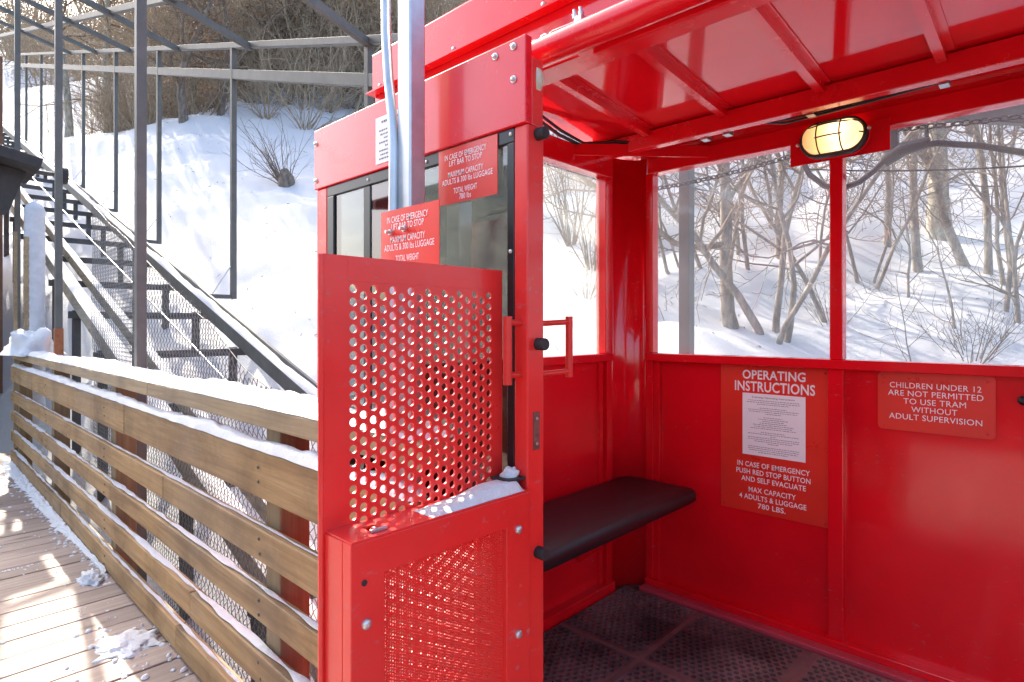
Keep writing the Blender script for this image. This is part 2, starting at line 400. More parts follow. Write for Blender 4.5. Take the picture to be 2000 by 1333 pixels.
# ------------------------------------------------------------------ railing beside the track
RX = 0.70
rail = thing('wooden_railing', (0.75, 1.0, DECK), 'weathered plank railing with five boards and a cap running along the platform edge', 'railing')
R0, R1 = 0.93, 6.75
BOARDS = [(-0.482, -0.350), (-0.660, -0.570), (-0.828, -0.746), (-1.004, -0.917), (-1.180, -1.087)]
JO = [(3.05, 5.1), (2.5, 4.3), (3.3,), (2.2, 4.6), (1.75, 2.35, 4.5)]
for i, (a, b) in enumerate(BOARDS):
    mb = MB(); cuts = [R0] + list(JO[i]) + [R1]
    for c0, c1 in zip(cuts, cuts[1:]):
        mb.box(RX + rng.uniform(0, .003), RX+0.038, c0+0.002, c1-0.002, a + rng.uniform(-.002, .002), b + rng.uniform(-.002, .002))
    mb.build('rail_board', M['wood_rail'], rail, 0.004)
POSTS = [1.64, 3.4, 5.0, 6.6]
for yy in POSTS:
    MB().box(RX+0.039, RX+0.128, yy-0.045, yy+0.045, DECK-0.6, -0.289).build('post', M['wood_post'], rail, 0.004)
for yy in POSTS:
    for a, b in BOARDS:
        for dz in (-0.02, 0.02):
            MB().cyl((RX+0.001, yy + rng.uniform(-.012, .012), (a+b)/2+dz), (-1, 0, 0), 0.0045, 0.0022, 8).build('screw', M['dark_steel'], rail)
mb = MB()
for c0, c1 in ((R0, 2.75), (2.754, 5.35), (5.354, R1)):
    mb.box(RX+0.015, RX+0.155, c0, c1, -0.288, -0.232 + rng.uniform(-.002, .002))
mb.build('cap_board', M['wood_cap'], rail, 0.004)

def snow_strip(name, x0, x1, y0, y1, z, hmax, label, cat, seed, cover=0.0, step=0.02, overhang=0.0, group=None):
    """a long mound of snow lying on a board; thin places are left bare"""
    ny = max(4, int((y1-y0)/step)); nx = 8; mb = MB(); vs = []; keep = {}
    for j in range(ny+1):
        y = y0 + (y1-y0)*j/ny
        h = noise.noise((y*2.1, seed, 0.3))*0.55 + noise.noise((y*7.0, seed, 9.3))*0.25 + 0.5 - cover
        e = min(1.0, min(y-y0, y1-y)/0.06); h = max(0.07, h)*e
        for i in range(nx+1):
            t = i/nx; wob = noise.noise((y*9, t*3, seed))*0.006
            dome = (1-(2*t-1)**4)**0.6
            wd = min(1.0, 0.12 + h/0.35); x = (x0+x1)/2 + ((x1-x0)/2+overhang)*(2*t-1)*wd + wob
            zz = z + 0.001 + hmax*h*dome*(0.85+0.3*noise.noise((y*14, t*4, seed+4)))
            vs.append((x, y, zz))
        keep[j] = True
    n1 = nx+1
    fs = [(j*n1+i, j*n1+i+1, (j+1)*n1+i+1, (j+1)*n1+i) for j in range(ny) if keep[j] and keep[j+1] for i in range(nx)]
    mb.add(vs, fs, True); o = mb.build(name, M['snow_near'])
    return tag(o, label, cat, group)
snow_strip('snow_mound', RX+0.018, RX+0.152, R0, R1-0.03, -0.232, 0.055, 'thick snow lying along the cap board of the wooden railing', 'snow', 1.5, -0.15, 0.02, 0.004)
snow_strip('snow_strip', RX-0.002, RX+0.05, R0, R1-0.05, -0.348, 0.034, 'bright snow strip on top of the widest, uppermost railing board', 'snow', 5.1, -0.35)
for k, (zb, cov, lab) in enumerate(((-0.568, 0.55, 'patchy thin snow on the second railing board from the top'), (-0.744, 0.42, 'thin snow strip on the middle railing board'),
                   (-0.915, 0.25, 'snow strip on the railing board second from the bottom'), (-1.085, 0.5, 'patchy snow along the lowest railing board just above the deck'))):
    snow_strip('snow_strip', RX+0.007, RX+0.036, R0, R1-0.05, zb, 0.007, lab, 'snow', 11.7+k*3.3, cov)
def snow_lump(name, c, r, label, seed, rough=0.12, n=26, m=12, mat='snow_near', group=None):
    mb = MB(); vs = []
    for j in range(m+1):
        th = math.pi/2*j/m
        for i in range(n):
            an = 2*math.pi*i/n
            d = Vector((math.cos(an)*math.cos(th), math.sin(an)*math.cos(th), math.sin(th)))
            k = 1 + 0.45*noise.noise(d*1.7 + Vector((seed, 0, 0))) + rough*noise.noise(d*6 + Vector((0, seed, 0)))
            vs.append((c[0]+d.x*r[0]*k, c[1]+d.y*r[1]*k, c[2] - 0.004 + d.z*r[2]*max(0.3, k)))
    fs = [(j*n+i, j*n+(i+1) % n, (j+1)*n+(i+1) % n, (j+1)*n+i) for j in range(m) for i in range(n)]
    mb.add(vs, fs, True); return tag(mb.build(name, M[mat]), label, 'snow', group)
snow_lump('snow_pile', (0.80, 6.35, -0.235), (0.17, 0.48, 0.22), 'big pile of snow heaped on the far end of the railing cap', 2.2)
snow_lump('snow_clump', (0.60, 2.55, DECK), (0.10, 0.10, 0.02), 'largest broken snow clump on the deck beside the lowest railing board', 4.4, 0.5, n=40, m=8)
snow_lump('snow_clump', (0.635, 3.33, DECK), (0.05, 0.09, 0.035), 'small snow clump on the deck against the lowest railing board', 8.1, 0.4, n=36)
# loose snow swept along the foot of the railing
mb = MB(); rs = random.Random(3)
def crumb(mb, x, y, r, h):
    n = 7; p0 = [(x+math.cos(2*math.pi*k/n)*r*rs.uniform(.7, 1.25), y+math.sin(2*math.pi*k/n)*r*rs.uniform(.7, 1.25), DECK+0.0005) for k in range(n)]
    p1 = [(x+(p[0]-x)*.6, y+(p[1]-y)*.6, DECK+h) for p in p0]
    mb.add(p0+p1, [(k, (k+1) % n, n+(k+1) % n, n+k) for k in range(n)] + [tuple(range(n, 2*n))], True)
for i in range(260):
    y = rs.uniform(3.2, 6.7); wmax = 0.03 + 0.13*smooth01((y-3.3)/1.2)*(0.6+0.8*abs(noise.noise((y*2.0, 0, 0))))
    x = 0.70 - abs(rs.gauss(0, 0.55))*wmax
    crumb(mb, x, y, rs.uniform(.003, .014), rs.uniform(.003, .008))
for i in range(150):
    crumb(mb, 0.69 - abs(rs.gauss(0, .25)), rs.uniform(1.2, 6.7), rs.uniform(.002, .007), rs.uniform(.002, .005))
for i in range(60):
    crumb(mb, rs.gauss(0.60, .07), rs.gauss(2.5, .12), rs.uniform(.003, .014), rs.uniform(.003, .01))
for k in range(9):
    yy = 1.0 + 0.145*rs.randint(2, 34); x = rs.uniform(0.1, 0.6)
    for i in range(40): crumb(mb, x + rs.uniform(-.22, .09), yy - 0.012 + rs.uniform(-.006, .006) + 1.02*0, rs.uniform(.003, .008), .004)
ny = 420; nx = 12; vs = []
for j in range(ny+1):
    y = 3.35 + 3.35*j/ny
    w = (0.012 + 0.075*smooth01((y-3.3)/1.6))*(0.55 + 0.9*abs(noise.noise((y*1.7, 3, 0))) + 0.5*abs(noise.noise((y*9, 5, 0))) + 0.35*noise.noise((y*30, 5, 0)))
    for i in range(nx+1):
        t = i/nx; vs.append((0.699 - w*t, y, DECK + 0.002 + 0.028*(1-t)**0.8*(0.55+0.6*abs(noise.noise((y*6, t*2, 1))) + 0.3*noise.noise((y*22, t*5, 1)))))
mb.add(vs, [(j*(nx+1)+i, (j+1)*(nx+1)+i, (j+1)*(nx+1)+i+1, j*(nx+1)+i+1) for j in range(ny) for i in range(nx)], True)
tag(mb.build('loose_snow', M['snow_near']), 'scattered loose snow along the deck at the foot of the railing', 'snow', None, 'stuff')

# ------------------------------------------------------------------ chain-link fence between platform and track
def chain_link(name, x, y0, y1, top, bot, cell, r, label, post_y):
    root = thing(name, (x, (y0+y1)/2, bot((y0+y1)/2)), label, 'fence')
    mb = MB(); n = int((y1-y0)/(cell*0.5)); rr = random.Random(9)
    for k in range(n):
        yc = y0 + (k+0.5)*cell*0.5; zt, zb = top(yc), bot(yc); hz = cell*0.62
        j0 = math.ceil(zb/hz); j1 = math.floor(zt/hz); pts = []
        for j in range(j0, j1+1):
            side = 1 if (j+k) % 2 == 0 else -1
            pts.append((x + side*0.003*(1 if k % 2 else -1) + noise.noise((yc*1.3, j*hz*1.3, 4.0))*0.035, yc + side*cell*0.27, j*hz))
        if len(pts) > 2: mb.tube(pts, r, 4, False, False)
    mb.build('wire_mesh', M['wire'], root)
    for yp in post_y:
        MB().box(x+0.012, x+0.06, yp-0.02, yp+0.02, ground_z(x, yp)-0.3, top(yp)-0.05).build('fence_post', M['dark_steel'], root)
    mb = MB(); pts = [(x+0.006, y0+(y1-y0)*i/30, top(y0+(y1-y0)*i/30)-0.03 + noise.noise((i*.9, 1, 1))*0.012) for i in range(31)]
    mb.tube(pts, r*1.1, 4, False, False); mb.build('tension_wire', M['wire'], root)
    return root
FX = 1.10
chain_link('chain_link_fence', FX, 1.55, 5.7, lambda y: -0.06+0.385*(y-2.96) + noise.noise((y*2, 0, 5))*0.04, lambda y: max(-1.75+0.30*(y-3.4), ground_z(FX, y)-0.05),
           0.046, 0.0019, 'sagging galvanised chain link mesh hung between the plank railing and the track', (2.35, 4.6))

# ------------------------------------------------------------------ inclined track
TS = 0.345
def tz(y): return 0.30 + TS*(y-6.76)
track = thing('inclined_track', (1.8, 2.0, tz(2.0)), 'snow dusted inclined tramway track of timber rails on dark steel cross beams', 'track')
TY1 = 34.0
def incl(mb, x, y0, y1, w, h, dz): mb.bar((x, y0, tz(y0)+dz), (x, y1, tz(y1)+dz), w, h, (0, 0, 1)); return mb
incl(MB(), 1.20, 1.7, TY1, 0.11, 0.12, -0.06).build('rail', M['wood_track'], track, 0.004)
incl(MB(), 1.40, 1.7, TY1, 0.07, 0.10, -0.05).build('rail', M['wood_track'], track, 0.004)
incl(MB(), 2.28, 1.7, TY1, 0.09, 0.13, -0.07).build('rail', M['steel_grey'], track, 0.004)
incl(MB(), 2.34, 1.7, TY1, 0.025, 0.05, 0.02).build('rail_flange', M['steel_grey'], track)
y = 2.67; k = 0
while y < TY1:
    z = tz(y)
    MB().box(1.10, 2.30, y-0.03, y+0.03, z-0.20, z-0.135).build('cross_beam', M['dark_steel'], track)
    if True:
        for x in (1.17, 2.20):
            MB().box(x-0.03, x+0.03, y+0.032, y+0.092, ground_z(x, y)-0.3, z-0.125).build('support_leg', M['dark_steel'], track)
    y += 1.0; k += 1
mb = MB(); mb.tube([(1.78, 1.7, tz(1.7)-0.03)] + [(1.78+0.01*math.sin(i), 1.7+i*2.0, tz(1.7+i*2.0)-0.05) for i in range(1, 16)], 0.009, 6)
mb.build('haul_cable', M['galv'], track)
def slope_snow(x0, x1, y0, y1, dz, hmax, label, seed, cover):
    mb = MB(); ny = int((y1-y0)/0.07); nx = 6; vs = []; keep = []
    for j in range(ny+1):
        y = y0+(y1-y0)*j/ny
        h = max(0, noise.noise((y*1.3, seed, 0))*0.6 + noise.noise((y*5, seed, 3))*0.35 + 0.5 - cover); keep.append(h > 0.02)
        for i in range(nx+1):
            t = i/nx; dome = (1-(2*t-1)**4)**0.6
            vs.append((x0+(x1-x0)*t, y, tz(y)+dz+0.001+hmax*h*dome))
    n1 = nx+1; fs = [(j*n1+i, j*n1+i+1, (j+1)*n1+i+1, (j+1)*n1+i) for j in range(ny) if keep[j] and keep[j+1] for i in range(nx)]
    mb.add(vs, fs, True); return tag(mb.build('snow_strip', M['snow_near']), label, 'snow')
slope_snow(1.146, 1.254, 1.8, 30, 0.003, 0.05, 'snow lying on the near timber rail of the inclined track', 2.0, 0.05)
slope_snow(1.366, 1.434, 1.8, 30, 0.003, 0.04, 'snow lying on the narrow inner timber rail of the inclined track', 6.0, 0.2)
slope_snow(2.236, 2.324, 1.8, 30, -0.002, 0.06, 'snow lying on the far steel rail of the inclined track', 9.0, -0.1)
# ------------------------------------------------------------------ steel canopy frame over the track
FXP, NXP = 2.60, 0.80
def gz(y): return 2.27 + 0.312*(y-4.05)
gantry = thing('steel_canopy_frame', (1.7, 4.0, ground_z(1.7, 4.0)), 'open grey steel canopy frame of posts and purlins climbing over the track', 'frame')
FAR = [1.33, 4.05, 6.76, 9.43, 11.8, 14.3, 16.7, 19.2, 21.7]
def sq(mb, x, y, z0, z1, w): return mb.box(x-w/2, x+w/2, y-w/2, y+w/2, z0, z1)
for y in FAR:
    zb = -2.3 if y < 2 else 0.30 + 0.325*(y-6.76)
    sq(MB(), FXP, y, zb, gz(y)-0.03, 0.055).build('post', M['steel_grey'], gantry, 0.003)
    if y > 2:
        MB().box(2.345, FXP-0.028, y-0.02, y+0.02, zb, zb+0.045).build('bracket_arm', M['steel_grey'], gantry)
        MB().tube([(2.38, y, zb+0.05), (FXP-0.03, y, zb+0.36)], 0.006, 5).build('diagonal_brace', M['galv'], gantry)
NEAR = [3.54, 5.78, 8.03, 10.3, 12.6, 14.9]
for y in NEAR:
    zb = -0.2 if y < 4 else (0.0 if y < 6 else tz(y)-0.6)
    zb = min(zb, ground_z(NXP, y)) - 0.3
    sq(MB(), NXP+0.09, y, zb, gz(y)+0.33, 0.047).build('post', M['steel_grey'], gantry, 0.003)
    MB().bar((NXP+0.09, y+0.12, gz(y)+0.34), (FXP, y+0.5, gz(y+0.5)-0.03), 0.05, 0.06).build('rafter', M['steel_grey'], gantry)
def purlin(x, dz, w, h, y0=-1.0, y1=23.0):
    MB().bar((x, y0, gz(y0)+dz), (x, y1, gz(y1)+dz), w, h).build('purlin', M['steel_grey'], gantry, 0.003)
purlin(FXP, 0.0, 0.06, 0.06); purlin(FXP, -0.32, 0.05, 0.10); purlin(1.80, 0.17, 0.05, 0.07); purlin(NXP+0.09, 0.36, 0.05, 0.07)
MB().box(NXP+0.062, NXP+0.118, 5.78-0.028, 5.78+0.028, -0.55, -0.02).build('rusty_sleeve', M['rust'], gantry)

# galvanised signal post with its conduit in front of the tram door
gp = thing('galvanised_post', (0.745, 1.0, DECK), 'bright galvanised square post with a bent conduit in front of the red tram', 'post')
MB().box(0.720, 0.760, 0.972, 1.016, DECK-0.5, 2.6).build('square_tube', M['galv'], gp, 0.004)
mb = MB(); cx = 0.716
mb.tube([(0.722, 1.052, 1.6), (0.722, 1.060, 0.75), (0.722, 1.058, 0.62), (0.720, 1.046, 0.52), (0.718, 1.030, 0.44), (0.716, 1.022, 0.38), (0.714, 1.022, 0.0), (0.714, 1.022, -0.9)], 0.0105, 10)
mb.build('conduit', M['galv'], gp)

# ------------------------------------------------------------------ things at the head of the stairs
pp = thing('ribbed_pipe', (0.86, 6.6, -1.0), 'pale ribbed vertical pipe with a rounded cap standing by the stair head', 'pipe')
mb = MB(); n = 26; pts = []; rr = []
for i in range(n*2): pts.append((0.88, 6.85, -0.9 + 1.95*i/(n*2-1))); rr.append(0.075 + (0.004 if i % 2 else 0))
pts += [(0.88, 6.85, 1.10), (0.88, 6.85, 1.13)]; rr += [0.06, 0.02]
mb.tube(pts, rr, 14); mb.build('pipe_body', M['pipe'], pp)
MB().box(0.80, 0.835, 6.79, 6.83, -1.1, 0.80).build('mounting_board', M['wood_cap'], pp)
MB().box(0.74, 0.765, 6.90, 6.94, -1.1, 0.85).build('mounting_board', M['wood_cap'], pp)
sh = thing('control_hut', (0.3, 9.4, 0.0), 'brown wooden hut with a dark overhanging roof beyond the stairs', 'hut')
MB().box(-1.3, 0.885, 9.2, 11.4, -0.8, 3.2).build('wall', M['brown_wall'], sh)
MB().bar((0.20, 7.35, 1.66), (0.94, 7.35, 1.50), 0.9, 0.10).build('roof', M['dark_roof'], sh, 0.006)
mb = MB(); mb.add([(0.15, 7.2, 1.60), (0.86, 7.2, 1.46), (0.74, 7.2, 1.08), (0.15, 7.2, 0.9), (0.15, 7.5, 1.60), (0.86, 7.5, 1.46), (0.74, 7.5, 1.08), (0.15, 7.5, 0.9)],
                  [(0,1,2,3),(7,6,5,4),(0,4,5,1),(1,5,6,2),(2,6,7,3),(3,7,4,0)]); mb.build('eave_bracket', M['dark_roof'], sh)
wl = thing('guide_wheel', (1.10, 7.25, 1.6), 'small black guide wheel on a bent bracket under the dark eave', 'wheel')
mb = MB(); mb.cyl((1.12, 7.3, 1.50), (1, 0, 0), 0.085, 0.075, 20); mb.build('tyre', M['black'], wl)
mb = MB(); mb.tube([(0.82, 7.3, 1.62), (0.86, 7.3, 1.53), (0.95, 7.3, 1.50), (1.11, 7.3, 1.50)], 0.02, 8); mb.build('bracket', M['dark_steel'], wl)
# ------------------------------------------------------------------ red tram cabin
FL = -1.147
X0, X1 = 1.0, 2.32        # front wall plane, inner face of the far wall
Y1, Y0 = 1.48, -0.42      # inner faces of the bench-end wall and the other end wall
tram = thing('tram_cabin', (1.66, 0.53, FL), 'glossy red tram cabin with its sliding door open, windows and caged lamp inside', 'tram')
B = 0.003
MB().box(0.83, X1+0.03, Y0-0.03, Y1+0.03, FL-0.07, FL-0.012).build('floor', M['dark_steel'], tram, 0.004)
# far wall: panels, rails, mullion
MB().box(X1+0.006, X1+0.026, Y0, 1.40, FL-0.01, -0.13).build('back_panel', M['red_wall'], tram)
mb = MB()
for a, b in ((0.627, 1.347), (-0.118, 0.585), (Y0, -0.16)):
    pass
mb.box(2.284, X1+0.03, Y0, 1.36, -0.153, -0.119)                 # sill rail
mb.box(2.292, X1+0.03, Y0, 1.36, 0.668, 0.735)                   # head rail
for a, b in ((0.585, 0.627), (-0.16, -0.118)):
    mb.box(2.296, X1+0.028, a, b, -0.119, 0.668); mb.box(2.298, X1+0.02, a-0.002, b+0.006, FL+0.036, -0.153)
mb.box(2.298, X1+0.028, 1.336, 1.372, FL+0.036, -0.153); mb.box(2.298, X1+0.028, 1.336, 1.372, -0.119, 0.668)
mb.box(2.285, X1+0.03, Y0, 1.37, FL-0.01, FL+0.036)
mb.build('back_frame', M['red_wall'], tram, B)
mb = MB()
mb.box(2.309, 2.322, 1.31, 1.336, FL+0.036, -0.153)
mb.build('panel_trim', M['red_wall'], tram, 0.002)
for a, b in ((0.627, 1.336), (-0.118, 0.585), (Y0, -0.16)):
    MB().box(2.330, 2.335, a, b, -0.119, 0.668).build('window_pane', M['pane'], tram)
MB().box(2.24, 2.285, Y0, 1.37, FL-0.012, FL+0.012).build('kick_ledge', M['red_scuffed'], tram, 0.004)
# bench-end wall
MB().box(0.99, 2.16, Y1+0.004, Y1+0.024, FL-0.01, -0.13).build('end_panel', M['red_wall'], tram)
mb = MB()
mb.box(0.99, 2.165, Y1-0.03, Y1+0.028, -0.153, -0.119); mb.box(0.99, 2.165, Y1-0.028, Y1+0.028, 0.642, 0.735)
mb.box(2.112, 2.165, Y1-0.026, Y1+0.026, -0.119, 0.642); mb.box(2.126, 2.165, Y1-0.022, Y1+0.02, FL+0.036, -0.153)
mb.box(2.085, 2.112, Y1-0.012, Y1+0.02, FL+0.036, -0.153)
mb.box(0.99, 2.165, Y1-0.04, Y1+0.028, FL-0.01, FL+0.036)
mb.box(0.99, 1.04, Y1-0.02, Y1+0.026, -0.119, 0.642)
mb.build('end_frame', M['red_wall'], tram, B)
MB().box(1.04, 2.112, Y1+0.008, Y1+0.013, -0.119, 0.642).build('window_pane', M['pane_hazy'], tram)
# rounded inner corner
mb = MB(); n = 14; vs = []
for z in (FL-0.01, 0.74):
    for i in range(n+1):
        an = math.pi/2*i/n
        vs.append((2.165+math.cos(an)*0.157, 1.372+math.sin(an)*0.11, z))
fs = [(i+1, i, n+1+i, n+2+i) for i in range(n)]
mb.add(vs, fs, True); o = mb.build('corner_column', M['red_wall'], tram)
sm = o.modifiers.new('thickness', 'SOLIDIFY'); sm.thickness = 0.02; sm.offset = 1
# other end wall (out of the photograph, closes the cabin)
mb = MB(); mb.box(0.99, X1+0.03, Y0-0.03, Y0-0.004, FL-0.01, -0.13); mb.box(0.99, X1+0.03, Y0-0.03, Y0+0.02, 0.64, 0.735)
mb.box(2.25, X1+0.03, Y0-0.03, Y0+0.02, -0.129, 0.64); mb.box(0.99, 1.06, Y0-0.03, Y0+0.02, -0.129, 0.64)
mb.build('end_panel', M['red_wall'], tram, B)
MB().box(1.06, 2.25, Y0-0.02, Y0-0.015, -0.13, 0.64).build('window_pane', M['pane'], tram)
# front wall beside the doorway
mb = MB(); mb.box(0.955, 1.0, 0.885, 0.925, FL-0.01, 0.53); mb.box(0.96, 0.995, 0.925, Y1+0.03, -0.16, -0.12)
mb.box(0.955, 1.0, Y1-0.03, Y1+0.03, FL-0.01, 0.53); mb.box(0.97, 0.985, 0.925, Y1-0.03, FL-0.01, -0.16)
mb.box(0.955, 1.0, Y0-0.03, Y0+0.03, FL-0.01, 0.53)
mb.build('front_frame', M['red'], tram, B)
# roof: arched ceiling sheet, ribs, beams
ARCH = [(0.99, 0.795), (1.10, 0.852), (2.36, 0.751)]
def arch(x):
    for (a, za), (b, zb) in zip(ARCH, ARCH[1:]):
        if x <= b: return za + (zb-za)*(x-a)/(b-a)
    return ARCH[-1][1]
mb = MB(); n = 24; vs = []
for i in range(n+1):
    x = 1.0 + 1.36*i/n
    z = arch(x)
    for y in (Y0-0.04, Y1+0.03): vs += [(x, y, z), (x, y, z+0.022)]
fs = []
for i in range(n):
    o_ = i*4; fs += [(o_, o_+2, o_+6, o_+4), (o_+1, o_+5, o_+7, o_+3), (o_, o_+4, o_+5, o_+1), (o_+2, o_+3, o_+7, o_+6)]
fs += [(0, 1, 3, 2), (n*4, n*4+2, n*4+3, n*4+1)]
mb.add(vs, fs, False); o = mb.build('roof_sheet', M['red_ceiling'], tram)
for yr in (1.215, 0.905, 0.585, 0.268, -0.05):
    mb = MB(); xs = [1.11, 1.58, 2.045]
    for a, b in zip(xs, xs[1:]):
        za, zb = arch(a)-0.016, arch(b)-0.016
        mb.bar((a, yr, za), (b, yr, zb), 0.026, 0.028)
    for a, b in zip(xs, xs[1:]):
        mb.bar((a, yr-0.022, arch(a)-0.003), (b, yr-0.022, arch(b)-0.003), 0.020, 0.004)
    mb.build('roof_rib', M['red'], tram)
mb = MB(); mb.box(2.046, 2.088, Y0, Y1, 0.703, 0.768); mb.box(2.088, 2.135, Y0, Y1, 0.738, 0.744)
mb.build('ceiling_beam', M['red'], tram, B)
mb = MB(); mb.bar((1.865, 1.475, 0.711), (2.318, 1.05, 0.711), 0.006, 0.048); mb.bar((1.877, 1.488, 0.733), (2.33, 1.063, 0.733), 0.03, 0.004)
mb.build('corner_brace', M['red'], tram, 0.001)
MB().box(2.305, 2.34, Y0, 1.40, 0.735, 0.755).build('eave_strip', M['red_wall'], tram)
# roof edge fascia over the door
MB().box(0.982, 0.999, Y0-0.04, 1.512, 0.682, 0.806).build('roof_fascia', M['red'], tram, 0.002)
MB().box(0.955, 0.981, Y0-0.04, 1.505, 0.680, 0.684).build('fascia_flange', M['red'], tram)
mb = MB()
for y in (1.47, 1.14, 0.84, 0.74, 0.42, 0.1): mb.cyl((0.982, y, 0.705), (-1, 0, 0), 0.0055, 0.005, 10, 1)
mb.build('fascia_bolt', M['bolt'], tram)
# header behind the door track
MB().box(0.932, 0.999, Y0, Y1+0.02, 0.533, 0.58).build('header_beam', M['red'], tram, B)
MB().box(0.985, 0.999, Y0, Y1+0.02, 0.581, 0.681).build('header_panel', M['red_wall'], tram)
mb = MB(); mb.tube([(0.888, Y0-0.1, 0.543), (0.888, Y1+0.02, 0.543)], 0.027, 24); mb.build('door_track', M['red'], tram)
MB().bar((0.921, Y0, 0.522), (0.921, 0.66, 0.522), 0.012, 0.012).build('track_angle', M['red'], tram, 0.002)
MB().bar((0.926, Y0, 0.531), (0.926, 0.70, 0.531), 0.030, 0.004).build('track_angle', M['red'], tram, 0.001)
# closing cable with eyebolt and clip
eb = MB(); ring = [(0.945, 0.806 + 0.012*math.cos(a), 0.601 + 0.012*math.sin(a)) for a in [2*math.pi*i/18 for i in range(17)]]
eb.tube(ring, 0.0032, 8); eb.box(0.932, 0.96, 0.820, 0.835, 0.5805, 0.605); eb.build('eyebolt', M['bolt'], tram)
mb = MB()
mb.tube([(0.945, 0.800, 0.598), (0.945, 0.796, 0.609), (0.945, 0.784, 0.614), (0.945, 0.755, 0.613), (0.945, 0.715, 0.612)], 0.0017, 6)
mb.tube([(0.945, 0.800, 0.598), (0.945, 0.790, 0.590), (0.945, 0.775, 0.588), (0.945, 0.755, 0.596), (0.945, 0.715, 0.606)], 0.0017, 6)
mb.tube([(0.945, 0.715, 0.609), (0.945, 0.690, 0.609), (0.945, 0.670, 0.608)], 0.0032, 6)
mb.build('cable_loop', M['galv'], tram)
mb = MB(); mb.tube([(0.945, 0.68, 0.608), (0.945, 0.3, 0.600), (0.945, -0.1, 0.600), (0.945, Y0, 0.605)], 0.0025, 6); mb.build('closing_cable', M['cable'], tram)
mb = MB(); mb.box(0.937, 0.953, 0.704, 0.722, 0.601, 0.618)
for dy in (0.005, 0.020): mb.tube([(0.945, 0.700+dy, 0.597), (0.943, 0.706+dy, 0.636)], 0.0033, 8); mb.cyl((0.944, 0.704+dy, 0.618), (0, 0.1, 1), 0.0058, 0.008, 6)
mb.build('cable_clip', M['bolt'], tram)

# sliding door, pushed open to the left
DX0, DX1 = 0.80, 0.846
mb = MB()
mb.box(DX0, DX1, 0.723, 0.7565, FL+0.01, 0.372)             # leading stile
mb.box(DX0, DX1, 1.45, 1.503, FL+0.01, 0.372)               # trailing stile
mb.box(DX0+0.002, DX1, 0.7565, 1.45, FL+0.01, -0.95)        # lower panel
mb.box(DX0+0.012, DX1, 0.724, 0.762, 0.372, 0.50)
door = mb.build('sliding_door', M['red_worn'], tram, 0.003); door['label'] = 'red sliding door with a tall dark window, slid open'
sub(MB().box(0.794, 0.812, 0.7225, 1.507, 0.3725, 0.534), 'header_panel', M['red'], door, tram, 0.002)
mb = MB()
for (y, z) in ((0.80, 0.515), (0.752, 0.519), (0.752, 0.458), (1.495, 0.495), (1.495, 0.395)):
    mb.cyl((0.7945, y, z), (-1, 0, 0), 0.007, 0.003, 14); mb.cyl((0.792, y, z), (-1, 0, 0), 0.0045, 0.005, 10, 1)
sub(mb, 'panel_bolt', M['bolt'], door, tram)
mb = MB(); mb.box(0.8005, 0.812, 0.757, 1.449, 0.345, 0.3715); mb.box(0.8005, 0.812, 0.757, 0.776, -0.95, 0.345); mb.box(0.8005, 0.812, 1.415, 1.449, -0.95, 0.345); mb.box(0.8005, 0.812, 0.776, 1.415, -0.95, -0.92)
mb.box(0.803, 0.812, 1.245, 1.275, -0.92, 0.345)
sub(mb, 'window_gasket', M['gasket'], door, tram, 0.002)
sub(MB().box(0.806, 0.811, 0.776, 1.415, -0.92, 0.345), 'glass', M['door_glass'], door, tram)
mb = MB()
for (y, z) in ((0.766, 0.361), (0.766, 0.14), (1.02, 0.358), (1.25, 0.358), (0.766, -0.1), (1.43, 0.15)): mb.cyl((0.8005, y, z), (-1, 0, 0), 0.004, 0.003, 10, 1)
sub(mb, 'gasket_screw', M['bolt'], door, tram)
mb = MB(); yb = 0.741
mb.tube([(0.766, yb, -0.107), (0.766, yb, 0.017)], 0.0085, 12); mb.tube([(0.766, yb, 0.006), (0.80, yb, 0.006)], 0.006, 10); mb.tube([(0.766, yb, -0.09), (0.80, yb, -0.09)], 0.006, 10)
sub(mb, 'handle', M['orange_red'], door, tram)
mb = MB()
mb.tube([(0.946, yb, -0.104), (0.946, yb, 0.019)], 0.0075, 12); mb.tube([(0.946, yb, 0.008), (0.846, yb, 0.004)], 0.0055, 10); mb.tube([(0.946, yb, -0.092), (0.846, yb, -0.094)], 0.0055, 10)
sub(mb, 'handle', M['orange_red'], door, tram)
for z in (0.357, -0.034, -0.422):
    mb = MB(); mb.cyl((0.828, 0.7235, z), (0, -1, 0), 0.0115, 0.021, 18)
    sub(mb, 'bumper', M['black'], door, tram)
mb = MB(); mb.box(0.815, 0.831, 0.7205, 0.7235, -0.230, -0.160)
sub(mb, 'latch_plate', M['latch'], door, tram)
mb = MB(); mb.cyl((0.823, 0.7203, -0.172), (0, -1, 0), 0.003, 0.0015, 8); mb.cyl((0.823, 0.7203, -0.219), (0, -1, 0), 0.003, 0.0015, 8)
sub(mb, 'latch_screw', M['bolt'], door, tram)
mb = MB()
mb.tube([(0.822+0.0, 0.765, 0.462), (0.826, 0.765, 0.462), (0.838, 0.765, 0.462), (0.85, 0.765, 0.462)], [0.014, 0.036, 0.036, 0.016], 24)
for v_i, p in enumerate(mb.v): mb.v[v_i] = (p[0], p[1]-0.012, p[2])
sub(mb, 'roller', M['roller'], door, tram)

